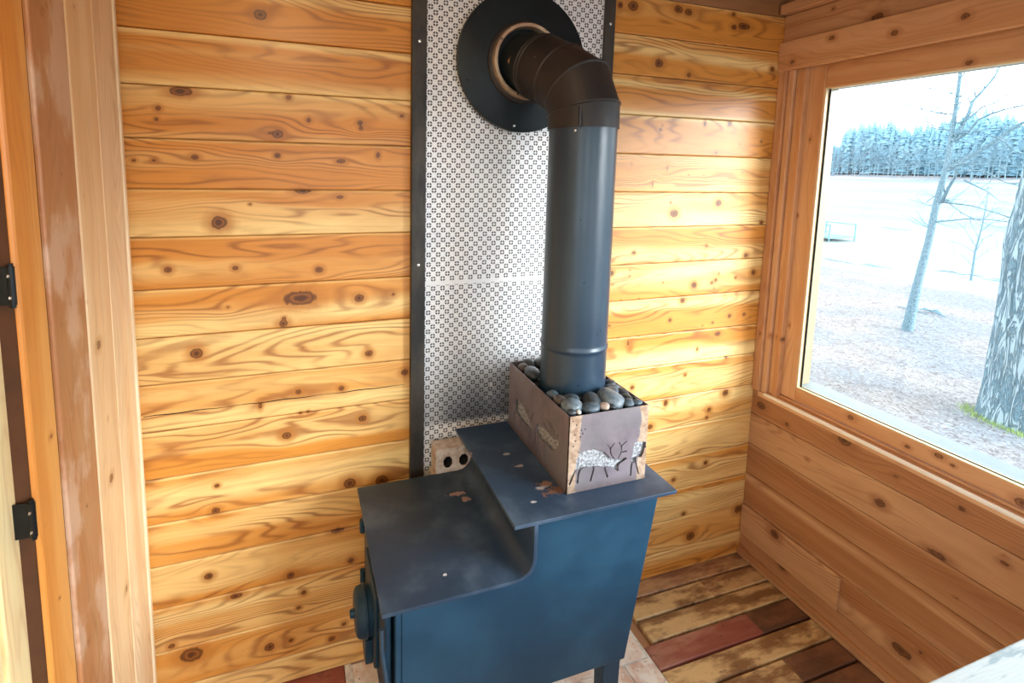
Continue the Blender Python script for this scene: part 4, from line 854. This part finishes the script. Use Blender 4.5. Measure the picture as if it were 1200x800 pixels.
for i in range(220):
    x = 352 + (i * 7 % 5) * 9 + random.random() * 3; tt = random.random(); ratio = .40 + .37 * (i + random.random()) / 220
    y = -1.6 + x * ratio; H = 27 + 6 * random.random() + 3 * math.sin(ratio * 40)
    if ratio > .715: H *= .72
    far_tree(x, y, 1.6, H, 'pine', .8 + .4 * random.random())
for i in range(46):
    x = 336 + random.random() * 10; ratio = .40 + .36 * (i + random.random()) / 46
    far_tree(x, -1.6 + x * ratio, .6, 13 + 12 * random.random(), 'bare')

# near bare tree
def bark(name, a, b, sc, stretch, bd):
    t = NT(name); p = t.scalev(t.obj(), stretch); n = t.noise(p, sc, 4., .6, .6)
    v = t.n('TexVoronoi'); v.feature = 'DISTANCE_TO_EDGE'; t.put(v.inputs['Vector'], p); v.inputs['Scale'].default_value = sc
    cr = t.ramp(t.math('ADD', v.outputs['Distance'], t.math('MULTIPLY_ADD', n, .3, -.15)), .02, .22)
    t.pbr(t.mix(cr, b, a), .85, 0., t.bump(cr, .8, bd), .2); return t.m
def bark2(name, a, b, sc, stretch, bd):
    t = NT(name); n = t.noise(t.scalev(t.obj(), (15., 15., 2.6)), 1., 4., .6, 1.2); n3 = t.noise(t.scalev(t.obj(), (40., 40., 9.)), 1., 3., .6)
    rd = t.math('ABSOLUTE', t.math('MULTIPLY_ADD', n, 2., -1.))
    cr = t.ramp(t.math('ADD', rd, t.math('MULTIPLY_ADD', n3, .2, -.1)), .02, .17)
    t.pbr(t.mix(cr, b, a), .85, 0., t.bump(cr, .8, bd), .2); return t.m
M['bark1'] = bark('smooth_grey_bark', (.24, .34, .39), (.13, .22, .27), 38., (1, 1, .6), .005)
M['bark2'] = bark2('oak_bark', (.32, .41, .45), (.15, .24, .29), 15., (1, 1, .22), .04)
tr = empty('bare_lakeside_tree', tuple(TRUNK[0]), 'slender leafless tree leaning in the yard between cabin and frozen lake', 'tree')
w = MB(); T0 = [(TRUNK[0][0], TRUNK[0][1] + .02, TRUNK[0][2] - .25)] + TRUNK; w.tube(T0, [.095, .082, .064, .054, .048, .042, .037, .033, .029, .025, .02, .014], 16); w.build('trunk', M['bark1'], tr, smooth=True, sharp=80)
def twigify(path, r):
    r *= .85; out = [(path, [r * (1 - .75 * i / (len(path) - 1)) for i in range(len(path))])]
    P_ = [Vector(p) for p in path]
    for i in range(1, len(P_)):
        for q in range(2):
            a = P_[i - 1].lerp(P_[i], random.random()); d = (P_[i] - P_[i - 1]).normalized()
            e = Vector((random.uniform(-.8, .8), random.uniform(-.8, .8), random.uniform(-.3, .9)))
            dd = (d * .8 + e).normalized(); L = random.uniform(.12, .4)
            out.append(([tuple(a), tuple(a + dd * L * .5), tuple(a + dd * L + Vector((0, 0, random.uniform(-.05, .08))))], [max(.005, r * .28), .0045, .0025]))
    return out
for path, r in BRANCHES:
    n = len(path); off = random.uniform(-.7, .7)
    path = [(p[0] + off * i / n, p[1], p[2]) for i, p in enumerate(path)]
    tv = [Vector(p) for p in TRUNK]; p0 = Vector(path[0]); best = None
    for a_, b_ in zip(tv[:-1], tv[1:]):
        t_ = min(1, max(0, (p0 - a_).dot(b_ - a_) / (b_ - a_).length_squared)); q_ = a_.lerp(b_, t_)
        if best is None or (q_ - p0).length < (best - p0).length: best = q_
    if (best - p0).length < .28: path = [tuple(best)] + path
    w = MB()
    for pp, rr in twigify(path, r): w.tube(pp, rr, 7)
    w.build('branch', M['bark1'], tr, smooth=True, sharp=80)
sp = empty('bare_sapling', (17.8, 7.15, -1.1), 'thin leafless sapling at the lake edge between the slender tree and the thick oak trunk', 'sapling')
w = MB(); w.tube([(17.8, 7.15, -1.3)] + SAPLING[0][0], [.035, .032, .026, .018, .012, .006], 8); w.build('trunk', M['bark1'], sp, smooth=True)
for path, r in SAPLING[1:]:
    w = MB()
    for pp, rr in twigify(path, r): w.tube(pp, rr, 5)
    w.build('branch', M['bark1'], sp)
# thick oak at the right
ok = empty('oak_tree', (7.5, 1.40, -.95), 'thick rough-barked oak trunk at the right edge of the window view', 'tree')
w = MB(); n = 96; rows = 110; vs = []
for j in range(rows):
    z = -1.15 + j * .05; k = max(0, 1 - (z + 1.0) / .6); R_ = .385 + .05 * k ** 2 - .012 * (z - .5); yc = 1.40 - (0 if z < 1 else (z - 1) * .07)
    for i in range(n):
        a = 2 * math.pi * i / n; c, s_ = math.cos(a), math.sin(a)
        rid = .022 * (abs(mnoise.noise(Vector((c * 5.5, s_ * 5.5, z * 1.3)))) * 2 - .5) + .02 * k * math.sin(a * 5)
        vs.append((7.5 + c * (R_ + rid), yc + s_ * (R_ + rid), z))
w.add(vs, [(j * n + i, j * n + (i + 1) % n, (j + 1) * n + (i + 1) % n, (j + 1) * n + i) for j in range(rows - 1) for i in range(n)])
w.build('trunk', M['bark2'], ok, smooth=True, sharp=180)
# grass at the oak's foot
t = NT('grass_green'); t.pbr((.32, .45, .14), .8); 
w = MB()
for i in range(900):
    a = random.uniform(math.pi * .5, math.pi * 1.5) + .2; d = .44 + abs(random.gauss(0, .07)); x = 7.5 + math.cos(a) * d; y = 1.4 + math.sin(a) * d; z = height(x, y); L = random.uniform(.02, .06); b = random.random() * 6.28
    w.add([(x, y, z - .005), (x + .006 * math.cos(b), y + .006 * math.sin(b), z - .005), (x + random.uniform(-.02, .02), y + random.uniform(-.02, .02), z + L)], [(0, 1, 2)])
tag(w.build('grass', t.m), 'short green grass growing round the foot of the thick oak', 'grass', kind='stuff')
# dock
dk = empty('lake_dock', (22, 14.2, -1.16), 'small wooden dock with railing on the frozen lake, far left in the window', 'dock')
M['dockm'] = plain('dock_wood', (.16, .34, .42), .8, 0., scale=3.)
w = MB()
for i in range(10): w.box(21.4 + i * .17, 21.55 + i * .17, 13.88, 15.3, -1.02, -.98)
w.build('deck', M['dockm'], dk)
for (x, y) in ((21.45, 13.9), (21.45, 15.2), (23.0, 13.9), (23.0, 15.2)):
    w = MB(); w.tube([(x, y, -1.3), (x, y, -.42)], .028, 8); w.build('post', M['dockm'], dk)
w = MB(); w.tube([(21.45, 13.9, -.45), (21.45, 15.2, -.45)], .022, 8); w.tube([(23.0, 13.9, -.45), (23.0, 15.2, -.45)], .02, 8); w.tube([(21.45, 13.9, -.72), (21.45, 15.2, -.72)], .015, 8); w.build('rail', M['dockm'], dk)
# driftwood along the shore
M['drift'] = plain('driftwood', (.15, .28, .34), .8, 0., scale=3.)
for (x, y, L, a, lab) in ((17.0, 9.7, 1.5, 1.75, 'dark driftwood branch lying at the shoreline left of the slender tree'), (18.5, 7.4, 1.6, 1.5, 'dark driftwood pile along the shoreline right of the slender tree'), (30., 16.6, 1.6, 1.6, 'small dark branch frozen into the ice beyond the shoreline'), (11.9, 4.5, .9, 1.3, 'short dark fallen branch on the leaf litter behind the slender tree')):
    w = MB(); z = max(height(x, y) if x < 22 else -9, -1.16) + .03
    for q in range(5 if x < 25 else 2):
        b = a + random.uniform(-.5, .5); l = L * random.uniform(.15, .35); ox, oy = random.uniform(-.2, .2), random.uniform(-.6, .6) * L
        w.tube([(x + ox - math.cos(b) * l, y + oy - math.sin(b) * l, z), (x + ox, y + oy, z + random.uniform(.0, .05)), (x + ox + math.cos(b) * l, y + oy + math.sin(b) * l, z)], [.006, .016, .005], 7)
    tag(w.build('driftwood', M['drift'], smooth=True), lab, 'driftwood')

# ------------------------------------------------------------------ light and camera
wd = bpy.data.worlds.new('sky'); bpy.context.scene.world = wd; wd.use_nodes = True
nt = wd.node_tree; bg = nt.nodes['Background']; bg.inputs[0].default_value = (.86, .94, 1, 1); bg.inputs[1].default_value = SKY
def area(name, loc, rot, sx, sy, power, col, portal=False):
    l = bpy.data.lights.new(name, 'AREA'); l.shape = 'RECTANGLE'; l.size = sx; l.size_y = sy; l.energy = power; l.color = col
    o = bpy.data.objects.new(name, l); C.objects.link(o); o.location = loc; o.rotation_euler = rot
    if portal: l.cycles.is_portal = True
    return o
area('window_portal', (2.02, -.86, 1.45), (0, math.pi / 2, 0), 1.2, 1.6, 10, (1, 1, 1), True)
area('rear_portal', (.16, YB - .12, 1.4), (math.pi / 2, 0, 0), 1.0, 1.7, 10, (1, 1, 1), True)
area('rear_portal', (1.30, YB - .12, 1.4), (math.pi / 2, 0, 0), 1.0, 1.7, 10, (1, 1, 1), True)
area('side_portal', (XL - .12, -2.285, 1.5), (0, -math.pi / 2, 0), 1.3, 1.13, 10, (1, 1, 1), True)
for (nm, loc, pw, col, sz) in LAMPS:
    l = bpy.data.lights.new(nm, 'AREA'); l.shape = 'DISK'; l.size = sz; l.energy = pw; l.color = col
    o = bpy.data.objects.new(nm, l); C.objects.link(o); o.location = loc[:3]; o.rotation_euler = loc[3]

sl = bpy.data.lights.new('low_sun', 'SUN'); sl.energy = SUN[0]; sl.angle = math.radians(SUN[1]); sl.color = SUN[3]
so_ = bpy.data.objects.new('low_sun', sl); C.objects.link(so_); so_.rotation_euler = Vector(SUN[2]).to_track_quat('-Z', 'Y').to_euler()
cam = bpy.data.cameras.new('camera'); co = bpy.data.objects.new('camera', cam); C.objects.link(co)
R = Matrix(((.94739174, -.31956888, .01801724), (-.02097242, -.11814717, -.9927746), (.31938856, .94016859, -.11863378)))
cam.sensor_width = 36; cam.lens = 598.656 / 1200 * 36
cam.shift_x = (600 - 550.224) / 1200; cam.shift_y = -(400 - 267.692) / 1200; cam.clip_end = 2000; cam.clip_start = .02
W = R.transposed(); Rc = Matrix((W.col[0], -W.col[1], -W.col[2])).transposed()
co.matrix_world = Matrix.Translation((0, -1.62, 1.7172)) @ Rc.to_4x4()
sc_ = bpy.context.scene; sc_.camera = co
sc_.view_settings.view_transform = 'Standard'; sc_.view_settings.look = 'None'; sc_.view_settings.gamma = 1; sc_.view_settings.exposure = EXPO
sc_.view_settings.use_curve_mapping = False
sc_.cycles.use_denoising = True; sc_.cycles.max_bounces = 8; sc_.cycles.diffuse_bounces = 5; sc_.cycles.transparent_max_bounces = 8
sc_.cycles.caustics_reflective = False; sc_.cycles.caustics_refractive = False; sc_.cycles.sample_clamp_indirect = 6
